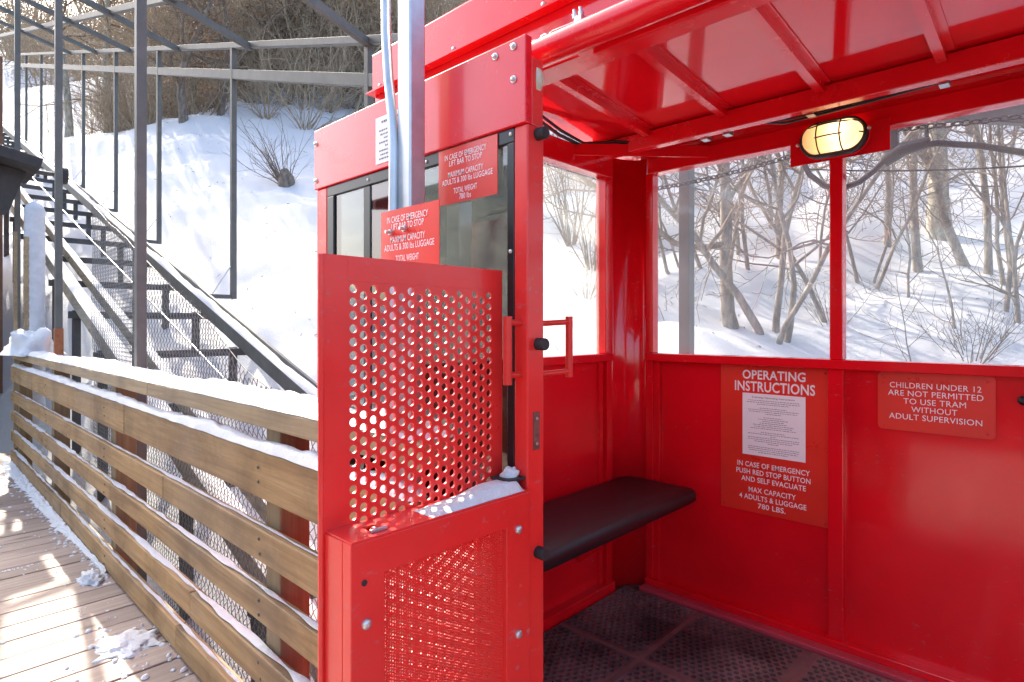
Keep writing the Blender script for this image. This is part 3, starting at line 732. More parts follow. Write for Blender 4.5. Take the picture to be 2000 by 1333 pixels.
# wiring under the ceiling
mb = MB()
def sag(a, b, s, n=10): a = Vector(a); b = Vector(b); return [a.lerp(b, i/n) - Vector((0, 0, s*4*(i/n)*(1-i/n))) for i in range(n+1)]
mb.tube([(1.12, 1.45, 0.835), (1.40, 1.455, 0.818), (1.66, 1.45, 0.797), (1.80, 1.45, 0.765), (1.92, 1.43, 0.738), (2.02, 1.34, 0.748), (2.11, 1.22, 0.732)], 0.006, 8)
mb.tube([(1.12, 1.46, 0.82), (1.40, 1.465, 0.804), (1.66, 1.462, 0.783), (1.80, 1.46, 0.75), (1.92, 1.44, 0.73), (2.02, 1.35, 0.75), (2.12, 1.22, 0.73)], 0.007, 8)
for k in range(3):
    mb.tube(sag((2.11, 1.22, 0.730+k*0.003), (2.115, 0.90, 0.728), 0.006) + sag((2.115, 0.88, 0.726), (2.12, 0.72, 0.70+0.012*k), -0.006) + sag((2.12, 0.70, 0.70+.012*k), (2.12, 0.1, 0.728-k*0.004), 0.004) + [(2.12, Y0, 0.72)], 0.0045, 6)
mb.build('wiring', M['cable'], tram)
mb = MB()
for y in (1.0, 0.915, 0.63, 0.27):
    mb = MB(); mb.box(2.088, 2.09, y-0.012, y+0.012, 0.700, 0.742); mb.box(2.088, 2.126, y-0.012, y+0.012, 0.698, 0.701); mb.box(2.124, 2.127, y-0.012, y+0.012, 0.698, 0.72)
    mb.build('cable_clamp', M['galv'], tram)
mb = MB(); mb.cyl((2.319, 0.105, -0.222), (-1, 0, 0), 0.014, 0.02, 18, 1); mb.build('push_knob', M['black'], tram)

# ------------------------------------------------------------------ bench, floor mat, lamp
mb = MB(); bx0, bx1, by0, by1 = 1.0, 2.275, 1.10, 1.455; zt, zb = -0.664, -0.715
def rr_pts(z, ins):
    pts = []; r = 0.055
    for cx, cy, a0 in ((bx1-r, by0+r, -90), (bx1-r, by1-r, 0), (bx0+0.01, by1-0.01, 90), (bx0+0.01, by0+0.01, 180)):
        rad = (r if cx > 2 else 0.01) - ins*0.5
        for k in range(7):
            an = math.radians(a0 + 90*k/6); pts.append((cx+math.cos(an)*(rad if rad > 0 else 0.002) - 0, cy+math.sin(an)*(rad if rad > 0 else 0.002), z))
    cxm, cym = (bx0+bx1)/2, (by0+by1)/2
    return [(cxm+(p[0]-cxm)*(1-ins*0.9), cym+(p[1]-cym)*(1-ins*2.0), z) for p in pts]
rings = [rr_pts(zb, 0.012), rr_pts(zb+0.008, 0.0), rr_pts(zt-0.016, 0.0), rr_pts(zt-0.005, 0.008), rr_pts(zt, 0.03), rr_pts(zt+0.003, 0.25)]
m_ = len(rings[0]); vs = [p for r_ in rings for p in r_]
fs = [(i*m_+k, i*m_+(k+1) % m_, (i+1)*m_+(k+1) % m_, (i+1)*m_+k) for i in range(len(rings)-1) for k in range(m_)]
fs += [tuple(range(m_))[::-1], tuple((len(rings)-1)*m_+k for k in range(m_))]
bench = thing('bench', (1.6, 1.28, FL), 'black vinyl bench seat fixed to the end wall inside the tram', 'bench')
mb.add(vs, fs, True); mb.build('seat', M['vinyl'], bench)
mb = MB()
for x in (1.25, 1.95):
    mb = MB(); mb.bar((x, 1.46, zb-0.015), (x, 1.15, zb-0.012), 0.03, 0.02); mb.bar((x, 1.475, zb-0.25), (x, 1.2, zb-0.02), 0.025, 0.02)
    mb.build('bracket', M['red'], bench)

mat_ = thing('floor_mat', (1.55, 0.5, FL), 'dark perforated rubber mat covering the tram floor', 'mat')
mb = MB(); gx = [0.86, 1.17, 1.48, 1.79, 2.05]; W = 0.02
xs = [(0.86, 1.30), (1.32, 1.76), (1.78, 2.225)]; ys = [(1.43, 1.09), (1.07, 0.66), (0.64, 0.23), (0.21, -0.20)]
for (xa, xb) in xs:
    for (yb_, ya) in ys:
        perforated(mb, lambda a, b, d: (a, b, d), xa, xb, ya, yb_, 0.0235, 0.0265, 0.0098, 8, FL, FL-0.010)
mb.build('perforated_rubber', M['mat'], mat_); mb = MB()
for a, b in ((1.30, 1.32), (1.76, 1.78)): mb.box(a, b, -0.20, 1.43, FL-0.01, FL+0.0005)
for a, b in ((1.07, 1.09), (0.64, 0.66), (0.21, 0.23)): mb.box(0.86, 1.2995, a, b, FL-0.01, FL); mb.box(1.3205, 1.7595, a, b, FL-0.01, FL); mb.box(1.7805, 2.225, a, b, FL-0.01, FL)
mb.build('joining_strip', M['mat_strip'], mat_)

lc = Vector((2.262, 0.602, 0.653))
lamp = thing('bulkhead_lamp', lc, 'lit oval bulkhead lamp in a black wire cage on a red backing plate', 'lamp')
MB().box(2.272, 2.276, 0.437, 0.751, 0.583, 0.690).build('backing_plate', M['red'], lamp, 0.0)
for b_ in (bpy.data.objects[-1:] if False else []): pass
def oval(hy, hz, x, n=40):
    out = []
    for k in range(n):
        an = 2*math.pi*k/n; c, s_ = math.cos(an), math.sin(an); L = hy-hz
        out.append((x, lc.y + (L if c > 0 else -L)*(1 if abs(c) > 1e-6 else 0) + c*hz, lc.z + s_*hz))
    return out
def oval_loft(mb, prof, n=40, smooth=True, cap=True):
    vs = []
    for x, hy, hz in prof: vs += oval(hy, hz, x, n)
    fs = [(i*n+k, i*n+(k+1) % n, (i+1)*n+(k+1) % n, (i+1)*n+k) for i in range(len(prof)-1) for k in range(n)]
    if cap: fs.append(tuple((len(prof)-1)*n+k for k in range(n)))
    mb.add(vs, fs, smooth)
mb = MB(); oval_loft(mb, [(2.271, 0.106, 0.062), (2.255, 0.107, 0.063), (2.236, 0.106, 0.062), (2.230, 0.101, 0.057), (2.232, 0.096, 0.052), (2.25, 0.095, 0.051)], cap=False)
mb.build('housing', M['black'], lamp)
mb = MB(); oval_loft(mb, [(2.25, 0.0945, 0.0505), (2.222, 0.093, 0.049), (2.200, 0.086, 0.042), (2.188, 0.070, 0.028), (2.184, 0.052, 0.012)])
mb.build('glass', M['lamp_glass'], lamp)
mb = MB()
def arc(y0, z0, y1, z1):
    return [(2.232 - 0.053*math.sin(math.pi*i/12)**0.6 if 0 < i < 12 else 2.232, y0+(y1-y0)*i/12, z0+(z1-z0)*i/12) for i in range(13)]
for dy in (0.036, -0.036): mb.tube(arc(lc.y+dy, lc.z+0.057, lc.y+dy, lc.z-0.057), 0.0026, 6)
mb.tube(arc(lc.y+0.103, lc.z-0.006, lc.y-0.103, lc.z-0.006), 0.0026, 6)
mb.tube(arc(lc.y+0.09, lc.z+0.034, lc.y-0.09, lc.z+0.034), 0.0026, 6)
mb.build('wire_cage', M['black'], lamp)
mb = MB(); mb.cyl((2.240, lc.y+0.112, lc.z-0.006), (-1, 0, 0), 0.006, 0.012, 10, 1); mb.cyl((2.240, lc.y-0.112, lc.z+0.006), (-1, 0, 0), 0.006, 0.012, 10, 1)
mb.build('screw', M['bolt'], lamp)
R_ = Matrix.Translation(lc) @ Matrix.Rotation(math.radians(0), 4, 'X')

# ------------------------------------------------------------------ signs
WH = 0.0012
def plate(name, x, ya, yb, z0, z1, label, mat='red_sign', t=0.002, cat='sign', rad=0.0):
    root = thing(name, (x, (ya+yb)/2, z0), label, cat)
    mb = MB()
    if rad:
        pts = []
        for cy, cz, a0 in ((yb+rad, z0+rad, 180), (ya-rad, z0+rad, 270), (ya-rad, z1-rad, 0), (yb+rad, z1-rad, 90)):
            for k in range(6): an = math.radians(a0+90*k/5); pts.append((cy+math.cos(an)*rad, cz+math.sin(an)*rad))
        n = len(pts); vs = [(x, p[0], p[1]) for p in pts] + [(x+t, p[0], p[1]) for p in pts]
        mb.add(vs, [tuple(range(n)), tuple(range(2*n-1, n-1, -1))] + [(k, n+k, n+(k+1) % n, (k+1) % n) for k in range(n)])
    else: mb.box(x, x+t, yb, ya, z0, z1)
    mb.build('plate', M[mat], root); return root
sx = 2.3235
s1 = plate('instruction_sign', sx-0.0015, 1.037, 0.632, -0.731, -0.1555, 'tall red sign headed OPERATING INSTRUCTIONS with a white sheet, below the left window')
mb = MB(); X = sx-0.0015-0.0008
letter(mb, 'OPERATING', X, 0.948, 0.714, -0.209, -0.173, 0.02); letter(mb, 'INSTRUCTIONS', X, 0.979, 0.681, -0.257, -0.217, 0.02)
letter(mb, 'IN CASE OF EMERGENCY', X, 0.969, 0.699, -0.554, -0.534); letter(mb, 'PUSH RED STOP BUTTON', X, 0.973, 0.697, -0.583, -0.563); letter(mb, 'AND SELF EVACUATE', X, 0.953, 0.713, -0.612, -0.592)
letter(mb, 'MAX CAPACITY', X, 0.924, 0.748, -0.652, -0.632); letter(mb, '4 ADULTS & LUGGAGE', X, 0.961, 0.711, -0.682, -0.662); letter(mb, '780 LBS.', X, 0.888, 0.785, -0.711, -0.691)
mb.build('lettering', M['white'], s1)
pg = MB().box(X-0.0004, X, 0.714, 0.948, -0.506, -0.264).build('printed_sheet', M['paper'], s1)
mb = MB(); XX = X-0.0008
letter(mb, 'Tramway Operating Instructions', XX, 0.912, 0.752, -0.2835, -0.2755, 0.006)
def scribble(mb, x, yc, w, z, h, rr):
    y = yc + w/2
    while y > yc - w/2:
        L = rr.uniform(.003, .011); mb.add([(x, y, z), (x, max(y-L, yc-w/2), z), (x, max(y-L, yc-w/2), z+h), (x, y, z+h)], [(0, 1, 2, 3)]); y -= L + 0.0022
rr = random.Random(4)
sub(mb, 'heading', M['ink_dark'], pg, s1)
mb = MB(); z = -0.292
for w in (0.19, 0.2, 0.12, 0, 0.10, 0.19, 0.18, 0.06, 0, 0.07, 0.11, 0.08, 0.10, 0.15, 0.14, 0.17, 0, 0.09, 0.19, 0.02, 0.19, 0.19, 0.14, 0.04, 0, 0.19, 0.19, 0.18, 0.11):
    if w: scribble(mb, XX, 0.831, w, z, 0.0022, rr)
    z -= 0.0072
sub(mb, 'small_print', M['ink'], pg, s1)
mb = MB()
for y, z in ((1.022, -0.172), (0.647, -0.172), (0.647, -0.715), (1.022, -0.715)): mb.cyl((sx-0.0016, y, z), (-1, 0, 0), 0.004, 0.002, 10, 1)
mb.build('rivet', M['red'], s1)
s2 = plate('children_sign', sx-0.0035, 0.482, 0.170, -0.349, -0.1555, 'wide red plate reading CHILDREN UNDER 12 ARE NOT PERMITTED, below the right window', 'red_sign', 0.003, 'sign', 0.014)
mb = MB(); X = sx-0.0035-0.0008
for t_, a, b, z0 in (('CHILDREN UNDER 12', 0.447, 0.204, -0.207), ('ARE NOT PERMITTED', 0.452, 0.199, -0.233), ('TO USE TRAM', 0.408, 0.242, -0.259), ('WITHOUT', 0.386, 0.264, -0.285), ('ADULT SUPERVISION', 0.449, 0.202, -0.311)):
    letter(mb, t_, X, a, b, z0, z0+0.0185, 0.0)
mb.build('lettering', M['white'], s2)
mb = MB()
for y, z in ((0.462, -0.172), (0.19, -0.172), (0.19, -0.333), (0.462, -0.333)): mb.cyl((sx-0.0036, y, z), (-1, 0, 0), 0.005, 0.0025, 10, 1)
mb.build('rivet', M['red_worn'], s2)
def emergency(x, ya, yb, z0, z1, label):
    s_ = plate('emergency_sign', x, ya, yb, z0, z1, label, 'red_sign', 0.0015)
    mb = MB(); w = ya-yb; h = z1-z0; X = x-0.0006
    for t_, l, r_, c, hh in (('IN CASE OF EMERGENCY', .12, .83, .155, .10), ('LIFT BAR TO STOP', .20, .76, .275, .10), ('MAXIMUM CAPACITY', .18, .78, .475, .10), ('ADULTS & 300 lbs LUGGAGE', .07, .93, .60, .10), ('TOTAL WEIGHT', .28, .68, .785, .10), ('780 lbs', .38, .58, .905, .10)):
        letter(mb, t_, X, ya-w*l, ya-w*r_, z1-h*(c+hh/2), z1-h*(c-hh/2), 0.002)
    mb.build('lettering', M['white'], s_); return s_
e1 = emergency(0.699, 1.043, 0.854, 0.108, 0.2355, 'red emergency sign bolted to the galvanised post, partly behind the perforated panel')
mb = MB()
for y, z in ((1.004, 0.190), (0.957, 0.192)):
    mb = MB(); mb.tube([(0.699, y, z), (0.692, y, z)], [0.0065, 0.0065], 6); mb.tube([(0.692, y, z), (0.683, y, z)], 0.0038, 8)
    mb.build('bolt', M['bolt'], e1)
e2 = emergency(0.798, 0.976, 0.7995, 0.254, 0.369, 'red emergency sign stuck to the window of the sliding door')
n1 = plate('paper_notice', 0.7925, 1.205, 1.075, 0.384, 0.494, 'white paper notice taped to the red panel above the sliding door', 'paper', 0.0006, 'notice')
mb = MB(); rr = random.Random(12); z = 0.478
for w, h in ((0.08, 0.005), (0, 0), (0.10, 0.0035), (0.09, 0.0035), (0.06, 0.0035), (0.1, 0.0035), (0.05, 0.0035), (0.1, 0.0035), (0.09, 0.0035), (0.1, .0035)):
    if w: scribble(mb, 0.7919, 1.14, w, z, h, rr)
    z -= 0.0095
mb.build('small_print', M['ink'], n1)

# ------------------------------------------------------------------ platform gate: tall perforated panel and the boxed gate in front of it
panel = thing('perforated_panel', (0.61, 0.79, DECK), 'tall red steel panel full of large round holes standing before the door', 'panel')
mb = MB(); mp = lambda a, b, d: (a, d, b)
perforated(mb, mp, 0.468, 0.771, -0.98, 0.0665, 0.0178, 0.0202, 0.0066, 16, 0.785, 0.7895)
def strip(a0, a1, b0, b1): mb.box(a0, a1, 0.785, 0.7895, b0, b1)
strip(0.427, 0.4678, DECK+0.03, 0.105); strip(0.7712, 0.797, DECK+0.03, 0.105); strip(0.4680, 0.7710, 0.0667, 0.105); strip(0.4680, 0.7710, DECK+0.03, -0.9802)
mb.build('holed_sheet', M['red_worn'], panel)
mb = MB(); mb.tube([(0.427, 0.789, DECK+0.03), (0.427, 0.789, 0.1045)], 0.0048, 10); mb.build('folded_edge', M['red_worn'], panel)
mb = MB()
for x in (0.5, 0.72): mb.box(x-0.025, x+0.025, 0.776, 0.800, DECK-0.03, DECK+0.032)
mb.build('foot', M['red_worn'], panel)

gate = thing('boxed_gate', (0.61, 0.74, DECK), 'low red box gate with a fine perforated inset in front of the tall panel', 'gate')
gx0, gx1, gy0, gy1, gt, gb = 0.43, 0.797, 0.714, 0.769, -0.298, DECK+0.01
mb = MB()
def face_ring(mb, ox0, ox1, oz0, oz1, ix0, ix1, iz0, iz1, ya, yb):
    o_ = [(ox0, oz0), (ox1, oz0), (ox1, oz1), (ox0, oz1)]; i_ = [(ix0, iz0), (ix1, iz0), (ix1, iz1), (ix0, iz1)]
    vs = [(a, y, b) for y in (ya, yb) for q in (o_, i_) for a, b in q]
    fs = []
    for k in range(4):
        n = (k+1) % 4; fs += [(k, n, 4+n, 4+k), (8+k, 12+k, 12+n, 8+n), (k, 8+k, 8+n, n), (4+k, 4+n, 12+n, 12+k)]
    mb.add(vs, fs)
face_ring(mb, gx0, gx1, gb, gt-0.003, 0.4855, 0.736, -1.10, -0.353, gy0, gy0+0.022)
mb.box(gx0, gx0+0.003, gy0+0.0225, 0.7845, gb, gt-0.003); mb.box(gx1-0.003, gx1, gy0+0.0225, 0.7845, gb, gt-0.003)
mb.build('frame', M['red_worn'], gate, 0.004)
mb = MB(); mb.box(gx0+0.002, 0.475, gy0+0.001, 0.7845, gt-0.0028, gt); mb.box(0.475, 0.495, gy0+0.001, gy0+0.014, gt-0.0028, gt); mb.box(0.475, 0.495, gy0+0.046, 0.7845, gt-0.0028, gt); mb.box(0.495, gx1, gy0+0.001, 0.7845, gt-0.0028, gt)
mb.build('top_plate', M['red_worn'], gate)
mb = MB(); perforated(mb, mp, 0.4857, 0.7358, -1.0995, -0.3532, 0.0043, 0.0049, 0.00155, 6, 0.7235, 0.7245)
mb.build('perforated_inset', M['red_worn'], gate)
for bx_, bz_ in ((0.454, -0.416), (0.765, -0.362), (0.765, -0.548), (0.454, -0.75), (0.765, -0.8)):
    MB().cyl((bx_, gy0, bz_), (0, -1, 0), 0.0075, 0.006, 16, 1).build('bolt', M['bolt'], gate)
mb = MB(); mb.cyl((0.451, gy0-0.0004, -0.358), (0, -1, 0), 0.0045, 0.001, 14); mb.box(0.476, 0.494, gy0+0.0145, gy0+0.0455, gt-0.03, gt-0.02)
mb.build('keyhole', M['black'], gate)
mb = MB(); mb.box(0.471, 0.499, gy0+0.013, gy0+0.018, gt+0.0002, gt+0.005); mb.bar((0.47, gy0+0.03, gt-0.012), (0.497, gy0+0.032, gt-0.010), 0.008, 0.008)
mb.build('latch', M['galv'], gate, 0.001)
MB().box(0.755, 0.812, 0.7275, 0.775, -0.281, -0.277).build('latch_ledge', M['black'], gate)
mb = MB(); mb.box(0.77, 0.795, 0.74, 0.765, gt, -0.281); mb.build('ledge_stem', M['black'], gate)

# snow on the gate top
mb = MB(); nx, ny = 50, 10; vs = []; hh = {}
for i in range(nx+1):
    x = 0.575 + 0.212*i/nx
    for j in range(ny+1):
        t = j/ny; y = gy0+0.003 + 0.052*t + noise.noise((x*18, 1, t*1.5))*0.003
        s_ = (x-0.575)/0.212
        h = (0.005+0.021*smooth01(s_*1.1))*(0.8+0.5*noise.noise((x*13, t*1.2, 3)))*min(1, s_/0.12, (1-s_)/0.06)
        dome = (1-(2*t-1)**4)**0.5
        edge = 0.3+0.7*smooth01((t + 0.0)*3 + s_*2-0.4)
        vs.append((x, y, gt+0.0004+max(0, h*dome*edge)))
fs = [(i*(ny+1)+j, (i+1)*(ny+1)+j, (i+1)*(ny+1)+j+1, i*(ny+1)+j+1) for i in range(nx) for j in range(ny)]
mb.add(vs, fs, True); tag(mb.build('snow_ridge', M['snow_near']), 'wedge of snow lying on top of the low red box gate', 'snow')
snow_lump('snow_clump', (0.783, 0.752, -0.277), (0.020, 0.016, 0.020), 'tiny round snow cap on the black ledge beside the door', 6.0, n=18, m=8)
# ------------------------------------------------------------------ trees and shrubs (bare winter branches)
def branch(rng, out, p, d, L, r, lvl, prm):
    """grow one wandering branch; out[lvl] collects (points, radii)"""
    n = max(4, min(10, int(L/prm['seg'][lvl])+2)); pts = [Vector(p)]; rs = [r]; d = Vector(d).normalized()
    tip = prm['tip'][lvl]
    for i in range(n):
        w = prm['wander'][lvl]
        d = d + Vector((rng.gauss(0, w), rng.gauss(0, w), rng.gauss(0, w) + prm['up'][lvl])); d.normalize()
        pts.append(pts[-1] + d*(L/n)); rs.append(max(prm['rmin'], r*(1-(1-tip)*(i+1)/n)))
    out[lvl].append((pts, rs))
    if lvl+1 < len(prm['kids']) + 1 and lvl < prm['depth']:
        k = prm['kids'][lvl]; k = max(1, int(round(k*rng.uniform(.75, 1.25))))
        for c in range(k):
            f = prm['start'][lvl] + (1-prm['start'][lvl])*(c+rng.random())/k
            x = f*n; i = min(n-1, int(x)); q = pts[i].lerp(pts[i+1], x-i); dd = (pts[i+1]-pts[i]).normalized()
            az = dd.orthogonal(); az.rotate(Matrix.Rotation(rng.uniform(0, 6.283), 3, dd))
            an = math.radians(rng.gauss(prm['angle'][lvl], 12)); nd = dd*math.cos(an) + az*math.sin(an)
            branch(rng, out, q, nd, L*prm['ratio'][lvl]*rng.uniform(.6, 1.2)*(1.15-0.55*f), max(prm['rmin'], rs[i]*prm['thin'][lvl]), lvl+1, prm)
KINDS = {
 'crooked': dict(depth=3, kids=[12, 8, 6], start=[.22, .2, .15], angle=[48, 50, 45], ratio=[.52, .5, .5], thin=[.55, .5, .6], wander=[.13, .2, .25, .25], up=[.03, .05, .04, .03], seg=[.5, .35, .25, .2], tip=[.14, .25, .3, .5], rmin=.0028),
 'aspen': dict(depth=3, kids=[16, 6, 4], start=[.35, .25, .2], angle=[52, 45, 40], ratio=[.30, .5, .5], thin=[.38, .5, .6], wander=[.04, .13, .2, .2], up=[.02, .04, .03, .02], seg=[.7, .35, .25, .2], tip=[.16, .25, .3, .5], rmin=.0022),
 'sapling': dict(depth=2, kids=[8, 5], start=[.2, .2], angle=[42, 42], ratio=[.42, .5], thin=[.55, .6], wander=[.09, .16, .2], up=[.03, .05, .03], seg=[.25, .2, .15], tip=[.3, .35, .5], rmin=.0020),
 'forest': dict(depth=2, kids=[12, 7], start=[.12, .1], angle=[50, 48], ratio=[.48, .55], thin=[.5, .55], wander=[.12, .25, .30], up=[.03, .03, .0], seg=[1.2, .9, .7], tip=[.3, .3, .6], rmin=.008),
}
def tubes(mb, items, big, small):
    for pts, rs in items:
        n = 7 if rs[0] > big else (4 if rs[0] > small else 3)
        mb.tube(pts, rs, n, False, True)
def tree_data(kind, seed, h, r, lean=(0, 0), stems=1, spread=0.0):
    rng = random.Random(seed); prm = KINDS[kind]; trunk, rest = MB(), MB()
    for s_ in range(stems):
        out = [[] for _ in range(5)]
        a = 6.283*s_/max(1, stems) + rng.uniform(-.4, .4); k = 1 if stems == 1 else rng.uniform(.7, 1.0)
        d = Vector((lean[0]+math.cos(a)*spread*rng.uniform(.6, 1.3), lean[1]+math.sin(a)*spread*rng.uniform(.6, 1.3), 1))
        base = Vector((math.cos(a)*r*(stems > 1)*1.2, math.sin(a)*r*(stems > 1)*1.2, -0.35))
        branch(rng, out, base, d, h*k, r*(1 if stems == 1 else rng.uniform(.55, 1)), 0, prm)
        for pts, rs in out[0]: rs[0] *= 1.35
        tubes(trunk, out[0], .02, .01)
        for lv in out[1:]: tubes(rest, lv, .02, .006)
    return trunk, rest
def shrub_data(seed, h, stems, spread, r=0.007, kids=5, lean=(0, 0), wan=.09):
    rng = random.Random(seed); mb = MB()
    prm = dict(depth=1, kids=[kids], start=[.3], angle=[32], ratio=[.45], thin=[.6], wander=[wan, wan*1.6], up=[.03, .03], seg=[.2, .15], tip=[.3, .5], rmin=.0019)
    for s_ in range(stems):
        out = [[] for _ in range(4)]; a = rng.uniform(0, 6.283); q = spread*math.sqrt(rng.random())
        branch(rng, out, (math.cos(a)*0.10*q, math.sin(a)*0.10*q, -0.1), (math.cos(a)*q+lean[0], math.sin(a)*q+lean[1], 1), h*rng.uniform(.55, 1.1), r*rng.uniform(.6, 1.2), 0, prm)
        for lv in out: tubes(mb, lv, .02, .008)
    return mb
PROTO = {}
def tree(name, kind, seed, x, y, h, r, label, group=None, lean=(0, 0), stems=1, spread=0.0, bark=None, twig=None, rot=0.0, sc=1.0, cat='tree'):
    """first call of a (kind, seed) builds the meshes, later ones copy the tree and its two parts"""
    bark = bark or DEF['bark']; twig = twig or DEF['twig']
    key = (kind, seed, h, stems)
    root = thing(name, (x, y, ground_z(x, y)), label, cat, group); root['origin'] = (0, 0, 0)
    if key not in PROTO:
        t_, b_ = tree_data(kind, seed, h, r, lean, stems, spread)
        a = t_.build('trunk', M[bark], root); b = b_.build('branches', M[twig], root); PROTO[key] = (a, b)
    else:
        for p in PROTO[key]:
            c = p.copy(); COL.objects.link(c); c.parent = root
    root.rotation_euler = (0, 0, rot); root.scale = (sc, sc, sc); del root['origin']
    return root
def shrub(x, y, h, seed, label, stems=16, spread=0.7, r=0.007, group=None, mat='twig', kids=5, lean=(0, 0), name='bare_shrub', z=None):
    mb = shrub_data(seed, h, stems, spread, r, kids, lean); o = mb.build(name, M[mat]); o.location = (x, y, ground_z(x, y) if z is None else z)
    return tag(o, label, 'shrub', group)

DEF = dict(bark='bark_light', twig='twig_light')
# seen through the tram windows
tree('bare_tree', 'crooked', 11, 6.56, 2.74, 5.2, 0.085, 'thick grey trunk rising just right of the grey post behind the left far window', lean=(-.02, .10))
tree('bare_tree', 'crooked', 23, 6.61, 2.34, 5.0, 0.052, 'bare tree of several dark stems forking from the snow right of the thick grey trunk', lean=(0, -.1), stems=4, spread=.22)
tree('bare_tree', 'crooked', 31, 7.3, 3.78, 4.2, 0.035, 'leaning thin pair of trunks in the upper left corner of the left far window', lean=(0, .32), stems=2, spread=.12)
tree('bare_tree', 'crooked', 44, 7.5, 3.52, 4.6, 0.032, 'thin leaning trunk hard against the left side of the grey post behind the window', lean=(0, .26))
tree('bare_tree', 'crooked', 52, 7.5, 1.98, 4.2, 0.032, 'bare tree leaning left behind the lamp and the window mullion', lean=(0.05, .2))
tree('bare_tree', 'crooked', 35, 8.9, 3.1, 5.5, 0.06, 'broad bare tree standing further back between the grey post and the forked tree', lean=(0, .1))
tree('bare_tree', 'crooked', 36, 9.6, 4.3, 5.5, 0.045, 'bare tree furthest up the slope in the left far window', lean=(0, .2))
tree('aspen_tree', 'aspen', 61, 11.4, 1.5, 9.5, 0.16, 'stout pale aspen trunk high in the right far window', bark='bark_pale')
tree('bare_tree', 'aspen', 62, 9.64, 1.50, 6.5, 0.06, 'straight brown trunk in front of the stout pale aspen', lean=(0, .03))
tree('bare_tree', 'crooked', 63, 10.24, 0.97, 5.5, 0.07, 'leaning brown trunk to the right of the stout pale aspen', lean=(.02, .33))
tree('bare_tree', 'aspen', 64, 9.9, 0.80, 6.0, 0.05, 'slim upright trunk right of the leaning brown trunk')
tree('bare_tree', 'crooked', 66, 8.7, 1.95, 4.6, 0.03, 'young forked tree just right of the window mullion', stems=3, spread=.18)
tree('bare_tree', 'crooked', 67, 9.5, 0.55, 4.6, 0.036, 'branching dark tree near the right edge of the right far window', stems=3, spread=.2)
tree('bare_tree', 'aspen', 68, 10.2, 2.0, 6.5, 0.05, 'slender straight trunk above the snow bank right of the mullion')
tree('sapling', 'sapling', 71, 7.69, 0.87, 1.9, 0.016, 'tall curved sapling standing alone in the snow of the right far window', lean=(0, .12), cat='sapling')
tree('sapling', 'sapling', 72, 8.55, 1.42, 1.9, 0.02, 'short dark sapling by a stub in the middle of the right far window', cat='sapling')
tree('sapling', 'sapling', 73, 7.0, 1.15, 1.25, 0.010, 'small twiggy sapling low in the middle of the right far window', cat='sapling')
tree('sapling', 'sapling', 74, 8.4, 0.42, 2.2, 0.03, 'dark sapling trunk at the very right edge of the right far window', cat='sapling')
SAP = 'thin bare saplings in the woods behind the windows'
LSAP = 'thin bare sapling among many alike on the snowy slope behind the tram windows'
rng = random.Random(77)
for k in range(46):
    y = rng.uniform(-3.2, 9.5); x = rng.uniform(7.6, 17) if y < 5 else rng.uniform(8.5, 17)
    tree('sapling', 'sapling', 71 + k % 3, x, y, (1.9, 1.9, 1.25)[k % 3], .016, LSAP, SAP, rot=rng.uniform(0, 6.28), sc=rng.uniform(1.0, 2.1), cat='sapling')
WD = 'bare trees in the woods behind the windows'
LWD = 'bare tree in the thick of the snowy woods rising behind the tram windows'
src = [('crooked', 35, 5.5, .09), ('crooked', 36, 5.5, .07), ('crooked', 63, 5.5, .10), ('aspen', 62, 6.5, .075), ('crooked', 52, 4.2, .05)]
for k in range(24):
    y = rng.uniform(-9, 11); x = rng.uniform(12, 26)
    if y > 6 and x < 13: x += 4
    kd, sd_, h_, r_ = src[k % 5]
    tree('bare_tree', kd, sd_, x, y, h_, r_, LWD, WD, rot=rng.uniform(0, 6.28), sc=rng.uniform(.85, 1.5))
shrub(7.3, 0.72, 0.75, 5, 'dense grey twiggy shrub low in the right far window', 26, 1.1, .006)
shrub(7.9, 0.35, 0.6, 6, 'twiggy shrub below the dark sapling at the right window edge', 14, .9, .006)
shrub(7.4, 2.0, 0.7, 7, 'reddish twiggy shrub half hidden behind the window mullion', 14, .9, .006)
shrub(6.2, 3.4, 0.55, 8, 'low fan of fine twigs at the bottom left of the left far window', 12, 1.3, .004)
shrub(6.6, 4.76, 1.3, 9, 'pale shrub behind the hazy end window of the tram', 14, .6, .012)
shrub(5.7, 4.2, 0.9, 10, 'lower shrub in the snow behind the hazy end window', 14, .9, .007)
shrub(7.2, 5.6, 2.2, 14, 'tall bush high behind the hazy end window', 16, .5, .014)

# on the hillside up the track
DEF.update(bark='bark', twig='twig')
tree('aspen_tree', 'aspen', 81, 5.37, 25.2, 11.0, 0.17, 'white aspen trunk beside the thick near canopy post', bark='bark_pale')
tree('aspen_tree', 'aspen', 82, 4.0, 24.2, 10.0, 0.13, 'tan aspen trunk leaning left between the two near canopy posts', bark='bark_pale', lean=(-.06, .05))
tree('oak_tree', 'crooked', 83, 6.1, 19.6, 5.5, 0.14, 'dark oak trunk with orange dead leaves at the edge of the snowfield', lean=(.0, .12))
tree('oak_tree', 'crooked', 84, 7.6, 22.5, 7.5, 0.17, 'curving oak trunk standing above the sunlit snow', lean=(0.0, .20))
tree('oak_tree', 'crooked', 85, 7.4, 20.4, 6.5, 0.11, 'slim dark oak right of the curving oak trunk', lean=(.02, .05))
tree('oak_tree', 'crooked', 86, 12.8, 21.1, 7.0, 0.20, 'gnarled oak with spreading limbs above the left end of the tram roof', lean=(-.15, .25), stems=2, spread=.25)
tree('oak_tree', 'crooked', 87, 12.0, 24.0, 6.5, 0.15, 'gnarled oak further back behind the spreading oak', lean=(.1, .2))
tree('oak_tree', 'crooked', 88, 9.6, 27.0, 8.0, 0.17, 'tall crooked oak rising out of the brown thicket in the middle of the hillside', lean=(0, .1))
